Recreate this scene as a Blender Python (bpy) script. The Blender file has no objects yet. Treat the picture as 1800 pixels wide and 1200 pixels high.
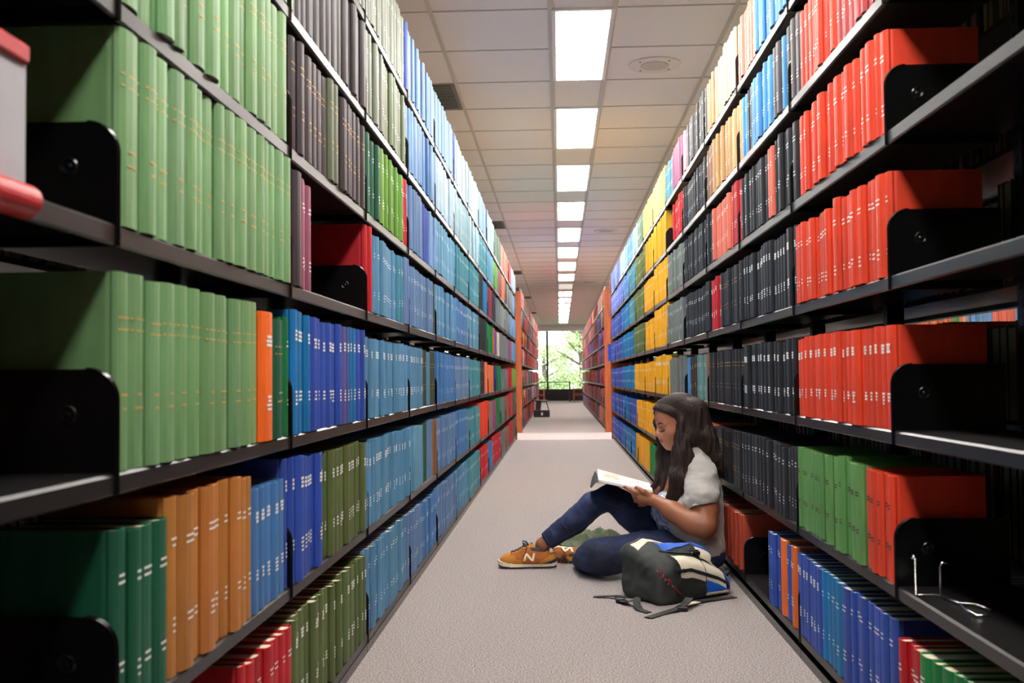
import bpy, math, random
import numpy as np
from mathutils import Vector, Matrix
random.seed(7)
S = bpy.context.scene
COL = S.collection

# ------------------------------------------------------------------ camera, light, exposure
FPX, YAW, PITCH, ROLL, HC = 1818.76, .0458, .0349, -.0099, .8487
FW = np.array([-math.sin(YAW)*math.cos(PITCH), math.cos(YAW)*math.cos(PITCH), math.sin(PITCH)])
_rt = np.array([math.cos(YAW), math.sin(YAW), 0.0]); _up = np.cross(_rt, FW)
RT = _rt*math.cos(ROLL)+_up*math.sin(ROLL); UP = -_rt*math.sin(ROLL)+_up*math.cos(ROLL)
CAMPOS = np.array([0, 0, HC])
cd = bpy.data.cameras.new('camera'); cam = bpy.data.objects.new('camera', cd); COL.objects.link(cam)
cd.sensor_width = 36; cd.lens = FPX/1800*36; cd.clip_start = .05; cd.clip_end = 300
cam.matrix_world = Matrix(((RT[0], UP[0], -FW[0], 0), (RT[1], UP[1], -FW[1], 0), (RT[2], UP[2], -FW[2], HC), (0, 0, 0, 1)))
cd.dof.use_dof = True; cd.dof.focus_distance = 4.5; cd.dof.aperture_fstop = 6.3
S.camera = cam
S.view_settings.view_transform = 'Standard'; S.view_settings.look = 'None'
S.view_settings.gamma = 1; S.view_settings.use_curve_mapping = False
S.view_settings.exposure = 0.16
LAMP = 40.0
w = bpy.data.worlds.new('sky'); S.world = w; w.use_nodes = True
bg = w.node_tree.nodes['Background']; bg.inputs[0].default_value = (.93, .97, 1, 1); bg.inputs[1].default_value = 2.6
sd = bpy.data.lights.new('sun', 'SUN'); sd.energy = 8; sd.angle = .02; sd.color = (1, .96, .88)
sun = bpy.data.objects.new('sun', sd); COL.objects.link(sun); sun.rotation_euler = (math.radians(38), 0, math.radians(-20))

def at(x, y, **k):
    """world point seen at photo pixel (x, y) on the plane X=, Y= or Z="""
    d = FW+(x-900)/FPX*RT-(y-600)/FPX*UP
    (a, v), = k.items(); i = 'XYZ'.index(a)
    return CAMPOS+d*(v-CAMPOS[i])/d[i]

# ------------------------------------------------------------------ materials
def lin(c):
    return tuple((v/255/12.92 if v/255 <= .04045 else ((v/255+.055)/1.055)**2.4) for v in c)
def mat(name, rgb=(200, 200, 200), rough=.6, metal=0, spec=.5, noise=None, bump=None, attr=False, emit=None, sheen=0):
    m = bpy.data.materials.new(name); m.use_nodes = True; nt = m.node_tree; N = nt.nodes; L = nt.links
    b = N['Principled BSDF']; c = lin(rgb)+(1,)
    b.inputs['Base Color'].default_value = c; b.inputs['Roughness'].default_value = rough
    b.inputs['Metallic'].default_value = metal; b.inputs['Specular IOR Level'].default_value = spec
    if sheen: b.inputs['Sheen Weight'].default_value = sheen
    tc = N.new('ShaderNodeTexCoord'); src = None
    if attr:
        a = N.new('ShaderNodeAttribute'); a.attribute_name = 'Col'; src = a.outputs['Color']
        L.new(src, b.inputs['Base Color'])
    if noise:                                                     # (scale xyz or float, amount, second colour or None)
        sc, amt, c2 = noise
        mp = N.new('ShaderNodeMapping'); L.new(tc.outputs['Object'], mp.inputs['Vector'])
        mp.inputs['Scale'].default_value = sc if isinstance(sc, tuple) else (sc,)*3
        n = N.new('ShaderNodeTexNoise'); n.inputs['Scale'].default_value = 1; n.inputs['Detail'].default_value = 3
        L.new(mp.outputs[0], n.inputs['Vector'])
        r = N.new('ShaderNodeMapRange'); r.inputs[1].default_value = .35; r.inputs[2].default_value = .65
        L.new(n.outputs['Fac'], r.inputs[0])
        mx = N.new('ShaderNodeMix'); mx.data_type = 'RGBA'; L.new(r.outputs[0], mx.inputs['Factor'])
        if c2 is None:
            mx.blend_type = 'MULTIPLY'
            mr = N.new('ShaderNodeMapRange'); mr.inputs[3].default_value = 0; mr.inputs[4].default_value = amt
            L.new(r.outputs[0], mr.inputs[0]); L.new(mr.outputs[0], mx.inputs['Factor'])
            mx.inputs['B'].default_value = (.45, .45, .45, 1)
        else:
            mx.inputs['B'].default_value = lin(c2)+(1,)
        if src: L.new(src, mx.inputs['A'])
        else: mx.inputs['A'].default_value = c
        L.new(mx.outputs['Result'], b.inputs['Base Color'])
    if bump:                                                      # (scale, strength)
        sc, st = bump
        mp = N.new('ShaderNodeMapping'); L.new(tc.outputs['Object'], mp.inputs['Vector'])
        mp.inputs['Scale'].default_value = sc if isinstance(sc, tuple) else (sc,)*3
        n = N.new('ShaderNodeTexNoise'); n.inputs['Scale'].default_value = 1; n.inputs['Detail'].default_value = 4
        L.new(mp.outputs[0], n.inputs['Vector'])
        bp = N.new('ShaderNodeBump'); bp.inputs['Strength'].default_value = st; bp.inputs['Distance'].default_value = .004
        L.new(n.outputs['Fac'], bp.inputs['Height']); L.new(bp.outputs[0], b.inputs['Normal'])
    if emit:
        b.inputs['Emission Color'].default_value = lin(emit[0])+(1,); b.inputs['Emission Strength'].default_value = emit[1]
    return m
M = {
    'cloth': mat('book_cloth', rough=.5, attr=True, noise=((30, 30, 8), .35, None), bump=(500, .12), spec=.4),
    'pages': mat('paper_pages', (216, 204, 180), .8, noise=((900, 900, 20), .3, None)),
    'ink': mat('spine_stamping', rough=.6, attr=True),
    'steel': mat('black_enamel_steel', (24, 22, 24), .33, spec=.32),
    'plate': mat('black_bracket_steel', (9, 9, 10), .24, spec=.5),
    'carpet': mat('carpet', (180, 171, 168), .95, noise=(190, 1, (106, 95, 97)), bump=(300, .7)),
    'carpet2': mat('pale_carpet', (176, 170, 168), .95, noise=(300, 1, (146, 140, 140)), bump=(500, .4)),
    'redstrip': mat('red_strip', (196, 52, 50), .6),
    'tile': mat('ceiling_tile', (250, 243, 236), .9, noise=(260, .08, None), bump=(300, .25)),
    'tbar': mat('ceiling_bar', (196, 188, 178), .4),
    'lens': mat('light_lens', (255, 255, 255), .5, emit=((255, 250, 242), LAMP)),
    'lensoff': mat('light_lens_off', (235, 232, 225), .4, emit=((255, 250, 242), .5)),
    'white': mat('white_metal', (225, 222, 215), .4),
    'grille': mat('speaker_grille', (216, 208, 198), .6, noise=(900, .5, None)),
    'vent': mat('air_return', (112, 112, 100), .6),
    'wood': mat('orange_wood', (170, 86, 42), .42, noise=((30, 30, 3), 1, (140, 66, 32)), bump=((60, 60, 4), .1)),
    'wall': mat('painted_wall', (215, 210, 205), .8),
    'darkwall': mat('dark_low_wall', (58, 50, 50), .7),
    'darkmetal': mat('dark_metal', (22, 20, 22), .4),
    'redseat': mat('red_upholstery', (165, 50, 50), .8),
    'chrome': mat('chrome_wire', (205, 205, 208), .2, metal=1),
}
_g = bpy.data.materials.new('window_glass'); _g.use_nodes = True
_b = _g.node_tree.nodes['Principled BSDF']; _b.inputs['Transmission Weight'].default_value = 1; _b.inputs['Roughness'].default_value = 0; _b.inputs['IOR'].default_value = 1.02
M['glass'] = _g

# ------------------------------------------------------------------ mesh helpers
class MB:
    def __init__(s): s.v = []; s.f = []; s.c = []; s.m = []
    def add(s, v, f, col=None, mi=0):
        n = len(s.v); s.v.extend(v)
        for q in f: s.f.append(tuple(i+n for i in q)); s.c.append(col); s.m.append(mi)
        return s
    def box(s, a, b, col=None, mi=0, bev=0):
        x0, y0, z0 = (min(p, q) for p, q in zip(a, b)); x1, y1, z1 = (max(p, q) for p, q in zip(a, b))
        if bev:
            e = bev; v = []
            for z, k in ((z0, e), (z0+e, 0), (z1-e, 0), (z1, e)):
                xs, ys = (x0+k, x1-k), (y0+k, y1-k)
                v += [(xs[0]+e, ys[0], z), (xs[1]-e, ys[0], z), (xs[1], ys[0]+e, z), (xs[1], ys[1]-e, z), (xs[1]-e, ys[1], z), (xs[0]+e, ys[1], z), (xs[0], ys[1]-e, z), (xs[0], ys[0]+e, z)]
            f = [tuple(range(7, -1, -1)), tuple(range(24, 32))]
            for r in range(3):
                for i in range(8): j = (i+1) % 8; f.append((r*8+i, r*8+j, r*8+8+j, r*8+8+i))
            return s.add(v, f, col, mi)
        v = [(x0, y0, z0), (x1, y0, z0), (x1, y1, z0), (x0, y1, z0), (x0, y0, z1), (x1, y0, z1), (x1, y1, z1), (x0, y1, z1)]
        return s.add(v, [(3, 2, 1, 0), (4, 5, 6, 7), (0, 1, 5, 4), (1, 2, 6, 5), (2, 3, 7, 6), (3, 0, 4, 7)], col, mi)
    def tube(s, pts, r, n=8, col=None, mi=0, cap=True, flat=None):
        P = [Vector(p) for p in pts]; rr = r if hasattr(r, '__len__') else [r]*len(P)
        v = []; up0 = None
        for i, p in enumerate(P):
            t = (P[min(i+1, len(P)-1)]-P[max(i-1, 0)]).normalized()
            if up0 is None: up0 = Vector((0, 0, 1)) if abs(t.z) < .9 else Vector((1, 0, 0))
            a = t.cross(up0).normalized(); b = a.cross(t).normalized(); up0 = b
            fl = flat or 1
            for k in range(n):
                th = 2*math.pi*(k+.5)/n; v.append(tuple(p+a*math.cos(th)*rr[i]+b*math.sin(th)*rr[i]*fl))
        f = [(i*n+k, i*n+(k+1) % n, (i+1)*n+(k+1) % n, (i+1)*n+k) for i in range(len(P)-1) for k in range(n)]
        if cap: f += [tuple(range(n-1, -1, -1)), tuple(range((len(P)-1)*n, len(P)*n))]
        return s.add(v, f, col, mi)
    def disc(s, c, r, n=32, axis='z', col=None, mi=0, thick=.004):
        v = []
        for h in (0, thick):
            for k in range(n):
                t = 2*math.pi*k/n; p = [r*math.cos(t), r*math.sin(t)]
                q = {'z': (p[0], p[1], h), 'y': (p[0], h, p[1]), 'x': (h, p[0], p[1])}[axis]; v.append(tuple(c[i]+q[i] for i in range(3)))
        f = [tuple(range(n-1, -1, -1)), tuple(range(n, 2*n))]+[(k, (k+1) % n, n+(k+1) % n, n+k) for k in range(n)]
        return s.add(v, f, col, mi)
    def build(s, name, mats, parent=None, smooth=False, loc=None):
        me = bpy.data.meshes.new(name); me.from_pydata(s.v, [], s.f)
        for m in (mats if isinstance(mats, (list, tuple)) else [mats]): me.materials.append(m)
        if any(s.m): me.polygons.foreach_set('material_index', s.m)
        if any(c is not None for c in s.c):
            ca = me.color_attributes.new('Col', 'FLOAT_COLOR', 'CORNER')
            cnt = np.array([len(f) for f in s.f]); cc = np.array([(c or (.5, .5, .5))+(1,) for c in s.c], dtype=np.float32)
            ca.data.foreach_set('color', np.repeat(cc, cnt, axis=0).ravel())
        if smooth: me.polygons.foreach_set('use_smooth', [True]*len(me.polygons))
        o = bpy.data.objects.new(name, me); COL.objects.link(o)
        if parent: o.parent = parent
        if loc: o.location = loc
        return o
def tag(o, label, cat, group=None):
    o['label'] = label; o['category'] = cat
    if group: o['group'] = group
    return o
def empty(name, label=None, cat=None, group=None, loc=(0, 0, 0)):
    o = bpy.data.objects.new(name, None); COL.objects.link(o); o.location = loc; o.empty_display_size = .05
    if label: tag(o, label, cat, group)
    return o
def struct(o): o['kind'] = 'structure'; return o
ORD = 'zeroth first second third fourth fifth sixth seventh eighth ninth tenth eleventh twelfth thirteenth fourteenth fifteenth sixteenth seventeenth eighteenth nineteenth twentieth'.split()
def nth(n): return ORD[n] if n <= 20 else ('twenty-'+ORD[n-20] if n < 30 else 'thirtieth')

# ------------------------------------------------------------------ room shell
XL, XR, BAY, YL, YR = -.604, .709, .914, 1.386, 2.246
CZ = 2.624
Y_A, Y_B, Y_C = 14.18, 15.95, 35.24            # end of the near range, start of the far range, ceiling edge by the window
WIN = 37.5
m = MB().box((-4.4, -6, -.1), (4.4, 14.05, 0)).box((-4.4, 15.93, -.1), (4.4, WIN+.2, 0)); struct(m.build('floor', M['carpet']))
m = MB().box((-4.4, 14.09, -.1), (4.4, 15.89, 0)); struct(m.build('floor_crossing', M['carpet2']))
m = MB().box((-4.4, 14.05, -.1), (4.4, 14.09, .001)).box((-4.4, 15.89, -.1), (4.4, 15.93, .001)); struct(m.build('trim_1', M['redstrip']))
m = MB().box((-4.4, -6, CZ), (4.4, WIN+.2, CZ+.1)); struct(m.build('ceiling', M['tile']))
g = MB()
for k in range(-17, 50):
    y = 4.932+.61*k
    g.box((-4.4, y-.005, CZ-.004), (4.4, y+.005, CZ))
for x in (-3.56, -2.97, -2.38, -1.79, -1.2, -.608, .868, 1.46, 2.05, 2.64, 3.23, 3.82): g.box((x-.010, -6, CZ-.005), (x+.010, Y_C, CZ))
for x in (-.025, .283): g.box((x-.015, -6, CZ-.006), (x+.015, Y_C, CZ))
struct(g.build('ceiling_grid_bars', M['tbar'])).name = 'trim_2'
m = MB().box((-4.5, -6, 0), (-4.4, WIN, CZ)); struct(m.build('wall_left', M['wall']))
m = MB().box((4.4, -6, 0), (4.5, WIN, CZ)); struct(m.build('wall_right', M['wall']))
m = MB().box((-4.4, Y_C, 2.425), (4.4, Y_C+.15, CZ)); struct(m.build('wall_soffit', mat('soffit_paint', (244, 238, 236), .8)))
struct(MB().box((-4.4, -6.1, 0), (4.4, -6, CZ)).build('wall_front', M['darkwall']))
# far window wall
m = MB()
m.box((-4.4, WIN, 0), (4.4, WIN+.15, .40)).box((-4.4, WIN, 2.56), (4.4, WIN+.15, CZ))
struct(m.build('wall_back', M['darkwall']))
we = struct(empty('window_1'))
fr = MB()
for x in (-3.6, -2.02, -.444, 1.13, 2.7): fr.box((x-.035, WIN-.02, .40), (x+.035, WIN+.06, 2.56))
fr.box((-4.4, WIN-.02, .38), (4.4, WIN+.06, .42)).box((-4.4, WIN-.02, 2.53), (4.4, WIN+.06, 2.57))
fr.build('window_frame', M['darkmetal'], we)
MB().box((-4.4, WIN+.02, .42), (4.4, WIN+.025, 2.54)).build('window_pane', M['glass'], we)

# ceiling lights
def light_fixture(x0, y0, on, lab):
    e = empty('ceiling_light', lab, 'ceiling light', 'recessed ceiling lights over the aisles' if lab is None else 'ceiling lights in one row over the aisle')
    y1 = y0+1.16
    f = MB()
    for a, b in (((x0-.02, y0-.02), (x0, y1+.02)), ((x0+.268, y0-.02), (x0+.288, y1+.02)), ((x0, y0-.02), (x0+.268, y0)), ((x0, y1), (x0+.268, y1+.02))):
        f.box((a[0], a[1], CZ-.012), (b[0], b[1], CZ))
    f.build('frame', M['white'], e)
    MB().box((x0+.004, y0+.004, CZ-.013), (x0+.264, y1-.004, CZ-.004)).build('diffuser', M['lens'] if on else M['lensoff'], e)
for k in range(-3, 16):
    y0 = 4.945+1.83*k
    if y0+1.2 > Y_C: continue
    lab = ('unlit dim ceiling light among the bright ones in the row' if k == 8 else
           f'bright rectangular ceiling light, {nth(k+1)} of those visible along the row' if k >= 0 else
           f'rectangular ceiling light in the row, {nth(-k)} back from the first visible one')
    light_fixture(0, y0, k != 8, lab)
for sx, nm in ((-2.0, 'neighbouring aisle behind the green books'), (1.95, 'neighbouring aisle behind the red books')):
    for k in range(0, 9):
        light_fixture(sx, 4.945+1.83*k, True, f'rectangular ceiling light, {nth(k+1)} over the {nm}')
# speakers and air returns
for i, (x, y) in enumerate(((.56, 5.87), (.58, 12.57), (.57, 19.3))):
    e = empty('ceiling_speaker', ('round white ceiling speaker above the tan and black books', 'small round ceiling speaker further down, beside the third light', 'faint round ceiling speaker far down the aisle')[i], 'speaker', 'round ceiling speakers')
    MB().disc((x, y, CZ-.008), .15, thick=.008).build('ring', M['white'], e); MB().disc((x, y, CZ-.012), .08, thick=.005).build('grille', M['grille'], e)
    b = MB()
    for k in range(4): b.disc((x+.115*math.cos(.7+k*1.571), y+.115*math.sin(.7+k*1.571), CZ-.010), .006, 8, thick=.003)
    b.build('screws', M['darkmetal'], e)
for i in range(5):
    y = 6.152+5.49*i
    e = empty('air_vent', f'square grey air return in the ceiling tiles, {nth(i+1)} going down the aisle', 'vent', 'square air returns in the ceiling')
    MB().box((-1.19, y+.01, CZ-.006), (-.62, y+.6, CZ-.001)).build('panel', M['vent'], e)
    f = MB()
    for k in range(12): f.box((-1.17, y+.04+k*.045, CZ-.010), (-.64, y+.048+k*.045, CZ-.006))
    f.build('louvers', M['vent'], e)

# ------------------------------------------------------------------ shelving
ZL = [.031, .3576, .6941, 1.0341, 1.3481, 1.665, 1.9782]
ZR = [.0489, .3691, .6975, 1.029, 1.3412, 1.65, 1.9552]
LIP, DEP = .03, .245
def shelf_mesh():
    """one cantilever shelf: lip at local x=0 (aisle side +x), running 0..BAY along y, z=0 is the bottom of the lip"""
    b = MB(); y0, y1 = .003, BAY-.003
    prof = [(-DEP, LIP-.012), (-.012, LIP-.012), (-.012, .004), (-.004, 0), (0, .003), (.0, LIP-.004), (-.004, LIP), (-DEP, LIP)]
    n = len(prof); v = [(x, y, z) for y in (y0, y1) for x, z in prof]
    f = [(i, (i+1) % n, n+(i+1) % n, n+i) for i in range(n)]+[tuple(range(n-1, -1, -1)), tuple(range(n, 2*n))]
    b.add(v, [tuple(reversed(q)) for q in f]); return b
def plate_mesh():
    b = MB(); R, H = .042, .172; o = [(-.235, 0), (.002, 0), (.002, H-R)]
    for k in range(1, 9):
        t = k/8*math.pi/2; o.append((.002-R+R*math.cos(t), H-R+R*math.sin(t)))
    o += [(-.235, H)]
    n = len(o); v = [(x, y, z) for y in (-.001, .001) for x, z in o]
    b.add(v, [tuple(range(n)), tuple(range(2*n-1, n-1, -1))]+[(i, n+i, n+(i+1) % n, (i+1) % n) for i in range(n)])
    rim = [(p[0]-.001, 0, p[1]) for p in o[1:-1]]; b.tube(rim, .0024, 6)
    for sgn in (-1, 1):                                              # pressed round dimple
        c = (-.066, sgn*.001, .110); rg = [(.0135, 0), (.011, .0014), (.0075, .0003), (.005, -.0), (0.0005, .0018)]
        vv = []; nn = 16
        for r, h in rg:
            for k in range(nn): t = 2*math.pi*k/nn; vv.append((c[0]+r*math.cos(t), c[1]+sgn*h, c[2]+r*math.sin(t)))
        b.add(vv, [(i*nn+k, i*nn+(k+1) % nn, (i+1)*nn+(k+1) % nn, (i+1)*nn+k) for i in range(len(rg)-1) for k in range(nn)]+[tuple(range((len(rg)-1)*nn, len(rg)*nn))])
    return b
def upright_mesh():
    b = MB()
    b.box((-.315, .001, 0), (-.265, .041, 2.2))
    for k in range(52): b.box((-.264, .015, .15+k*.038), (-.2645, .027, .165+k*.038), mi=1)
    b.box((-.31, .041, .0), (-.27, BAY-.001, .06)).box((-.30, .041, 2.14), (-.28, BAY-.001, 2.18))
    return b
def kick_mesh():
    return MB().box((-.20, .002, 0), (-.002, BAY-.002, .028))
def _hide(o): bpy.data.objects.remove(o)
_sm = shelf_mesh().build('shelf', M['steel']); ME_SHELF = _sm.data; _hide(_sm)
_sm = plate_mesh().build('end_bracket', M['plate']); ME_PLATE = _sm.data; _hide(_sm)
_sm = upright_mesh().build('upright', [M['steel'], M['plate']]); ME_UP = _sm.data; _hide(_sm)
_sm = kick_mesh().build('base', M['plate']); ME_KICK = _sm.data; _hide(_sm)
def inst(name, me, parent, loc, rot=0, sc=(1, 1, 1)):
    o = bpy.data.objects.new(name, me); COL.objects.link(o); o.parent = parent; o.location = loc; o.rotation_euler = (0, 0, rot); o.scale = sc; return o
def bay(X, sgn, y0, zs, label, group, brackets=True, back=True, levels=range(7)):
    """sgn=+1: faces +x (aisle on the +x side); -1: faces -x"""
    e = empty('shelving_bay', label, 'bookcase', group, (X, y0, 0))
    rot, oy = (0, 0) if sgn > 0 else (math.pi, BAY)
    inst('upright', ME_UP, e, (0, oy, 0), rot); inst('base', ME_KICK, e, (0, oy, 0), rot)
    for l in levels:
        s = inst('shelf', ME_SHELF, e, (0, oy, zs[l]), rot)
        if brackets:
            inst('end_bracket', ME_PLATE, s, (0, .0035, 0)); inst('end_bracket', ME_PLATE, s, (0, BAY-.0035, 0))
        if back: inst('shelf', ME_SHELF, e, (-sgn*.58, BAY-oy, zs[l]), math.pi-rot)
    return e
for i in range(-4, 14):
    bay(XL, 1, YL+BAY*i, ZL, f'black steel shelving bay on the green-book side, {nth(i+2)} from the camera' if i > -2 else f'shelving bay of pale green books {nth(-1-i)} behind the camera', 'shelving bays opposite the seated woman')
for i in range(-5, 13):
    bay(XR, -1, YR+BAY*i, ZR, f'black steel shelving bay on the red-book side, {nth(i+2)} from the camera' if i > -2 else f'shelving bay of dark books {nth(-1-i)} behind the camera', 'shelving bays on the woman\'s side')
NFL, NFR = 15, 18
for i in range(NFL):
    bay(XL, 1, Y_B+BAY*i, ZL, f'far shelving bay past the crossing, green-book side, {nth(i+1)} beyond the wooden end panel', 'far shelving bays', brackets=i < 2, back=False)
for i in range(NFR):
    bay(XR, -1, Y_B+BAY*i, ZR, f'far shelving bay past the crossing, red-book side, {nth(i+1)} beyond the wooden end panel', 'far shelving bays', brackets=i < 2, back=False)
for i in range(9):                                                    # the stack across the neighbouring aisle, seen through the gaps
    bay(2.62, -1, 1.3+BAY*i, ZR, f'shelving bay across the neighbouring aisle, {nth(i+1)} seen through the red-book shelves', 'shelving bays across the next aisle', brackets=False, back=False)
# wooden end panels
for nm, x0, x1, y, lab in ((0, XL-.56, XL+.012, Y_A+.01, 'orange wood end panel closing the near green-book stack'), (1, XR-.012, XR+.56, Y_A-.05, 'orange wood end panel closing the near red-book stack'),
                           (2, XL-.56, XL+.02, Y_B-.05, 'orange wood end panel of the far stack, green-book side of crossing'), (3, XR-.02, XR+.56, Y_B-.05, 'orange wood end panel of the far stack, red-book side of crossing')):
    y = Y_A+.002 if nm < 2 else Y_B-.045
    tag(MB().box((x0, y, 0), (x1, y+.035, 2.18), bev=.004).build('end_panel', M['wood']), lab, 'panel', 'wooden stack end panels')

# ------------------------------------------------------------------ books
CC = {k: lin(v) for k, v in dict(
    lgreen=(116, 160, 108), lgreen2=(96, 150, 84), orange=(238, 108, 34), dkgreen=(22, 92, 66), green=(16, 120, 62), tan=(190, 124, 58), blue=(66, 120, 178),
    royal=(44, 78, 170), azure=(10, 116, 176), slatev=(84, 88, 156), olive=(88, 106, 58), red=(186, 22, 36), char=(58, 52, 56), mauve=(142, 74, 98),
    sand=(204, 160, 110), sage=(122, 130, 116), sage2=(110, 122, 96), pblue=(112, 152, 196), ice=(154, 182, 204), icet=(140, 176, 192), greygreen=(92, 104, 82), lime=(98, 150, 52),
    steel=(84, 140, 178), steel2=(98, 154, 186), teal=(62, 136, 158), slate=(92, 128, 172), dkol=(58, 72, 62), black=(34, 34, 40), brown=(140, 96, 66),
    grey=(112, 118, 116), cream=(206, 184, 154), pyel=(240, 200, 104), gold=(232, 166, 30), magenta=(150, 66, 110), pink=(206, 150, 162), sky=(62, 138, 206),
    salmon=(222, 112, 92), redor=(226, 66, 38), rose=(190, 66, 70), dkgrey=(74, 70, 74), terra=(178, 70, 48), maroon=(118, 34, 42), peri=(96, 118, 200),
    dkbrown=(58, 44, 42), gteal=(96, 134, 132), greyg=(88, 120, 98), navy=(34, 52, 104), orng2=(208, 112, 66)).items()}
NAME = dict(sand='sand coloured', lgreen='pale green', lgreen2='soft green', orange='bright orange', dkgreen='dark green', green='emerald green', tan='tan', blue='mid blue', royal='royal blue', azure='azure blue',
    slatev='slate violet', olive='olive green', red='deep red', char='charcoal', mauve='mauve', sage='sage', sage2='dull green', pblue='pale blue', ice='icy blue', icet='pale teal',
    greygreen='grey-green', lime='leaf green', steel='steel blue', steel2='light steel-blue', teal='teal', slate='slate blue', dkol='blackish green', black='black', brown='brown', grey='grey', cream='cream',
    pyel='pale yellow', gold='golden yellow', magenta='magenta', pink='pink', sky='sky blue', salmon='salmon', redor='orange-red', rose='rose red', dkgrey='dark grey', terra='terracotta', maroon='maroon',
    peri='periwinkle', dkbrown='dark brown', gteal='grey-teal', greyg='grey-green', navy='navy', orng2='dull orange')
# rows: level -> (start px, "colour endpx height text; ...")  text: w white dashes, g gold lines, k dark, n none; '-' skips
ROWL = {
 6: (515, "sage 712 .27 w;royal 718 .27 n;pblue 795 .268 n;royal 799 .27 n;ice 841 .268 n;pblue 857 .262 n;icet 870 .262 n;greyg 880 .25 n;salmon 889 .25 n;brown 894 .25 n;red 898 .24 n;ice 906 .24 n"),
 5: (205, "lgreen 515 .28 g;char 643 .268 n;sage 675 .27 w;sage2 716 .262 w;pblue 742 .26 n;blue 752 .262 n;pblue 766 .262 n;ice 800 .262 w;icet 841 .262 w;teal 857 .26 w;steel 866 .25 n;lime 876 .24 n;mauve 881 .24 n;orange 887 .25 n;dkbrown 891 .24 n;grey 900 .24 n;steel 906 .24 n"),
 4: (205, "lgreen 506 .283 g;- 517;char 578 .268 g;greygreen 598 .27 g;char 642 .262 g;dkgreen 668 .255 w;lime 711 .26 w;red 717 .265 w;slate 744 .262 n;royal 755 .25 n;pblue 765 .255 n;steel2 800 .26 w;teal 841 .258 w;black 848 .26 n;azure 857 .25 n;maroon 865 .25 n;black 870 .24 n;grey 880 .24 n;sage 888 .23 n;grey 896 .24 n;steel 906 .24 n"),
 3: (210, "lgreen 508 .285 g;- 516;char 529 .265 n;mauve 552 .262 w;- 645;red 655 .275 n;steel 700 .255 w;teal 711 .25 w;slate 720 .258 n;slate 763 .245 w;dkol 767 .24 n;steel 800 .25 w;blue 820 .25 w;steel 841 .25 w;black 855 .25 n;green 865 .24 n;terra 869 .24 n;royal 873 .23 n;cream 878 .23 n;grey 893 .24 n;mauve 899 .23 n;steel 906 .24 n"),
 2: (210, "lgreen 455 .275 g;orange 478 .262 W;dkgreen 504 .258 g;green 512 .262 w;azure 545 .284 W;royal 600 .278 W;slatev 612 .272 W;azure 628 .27 W;royal 641 .27 W;steel 745 .255 W;dkol 752 .25 g;steel 756 .25 n;dkol 766 .25 g;blue 800 .252 w;slate 823 .25 w;teal 843 .25 w;black 851 .25 g;salmon 857 .25 n;orng2 867 .235 n;navy 872 .235 n;green 880 .24 n;grey 890 .22 n;brown 893 .22 n;red 900 .24 n;lime 906 .24 n"),
 1: (205, "dkgreen 300 .257 w;tan 446 .277 w;blue 504 .245 W;royal 541 .285 W;royal 574 .272 W;olive 641 .27 W;steel 720 .262 W;steel2 744 .26 n;dkgreen 752 .262 n;slate 762 .262 n;brown 768 .262 n;slate 800 .262 w;blue 822 .262 w;teal 843 .25 w;redor 859 .27 n;grey 866 .25 n;magenta 871 .25 n;green 879 .26 n;grey 887 .25 n;brown 894 .25 n;red 902 .27 n;dkgreen 906 .26 n"),
 0: (432, "red 512 .24 w;olive 641 .25 W;steel 716 .255 w;slate 742 .25 w;blue 768 .24 w;slate 800 .25 w;steel 822 .25 w;teal 843 .25 w;red 857 .25 w;blue 866 .23 n;red 879 .25 w;grey 888 .23 n;brown 895 .23 n;red 902 .25 n;dkgreen 906 .25 n"),
}
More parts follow.
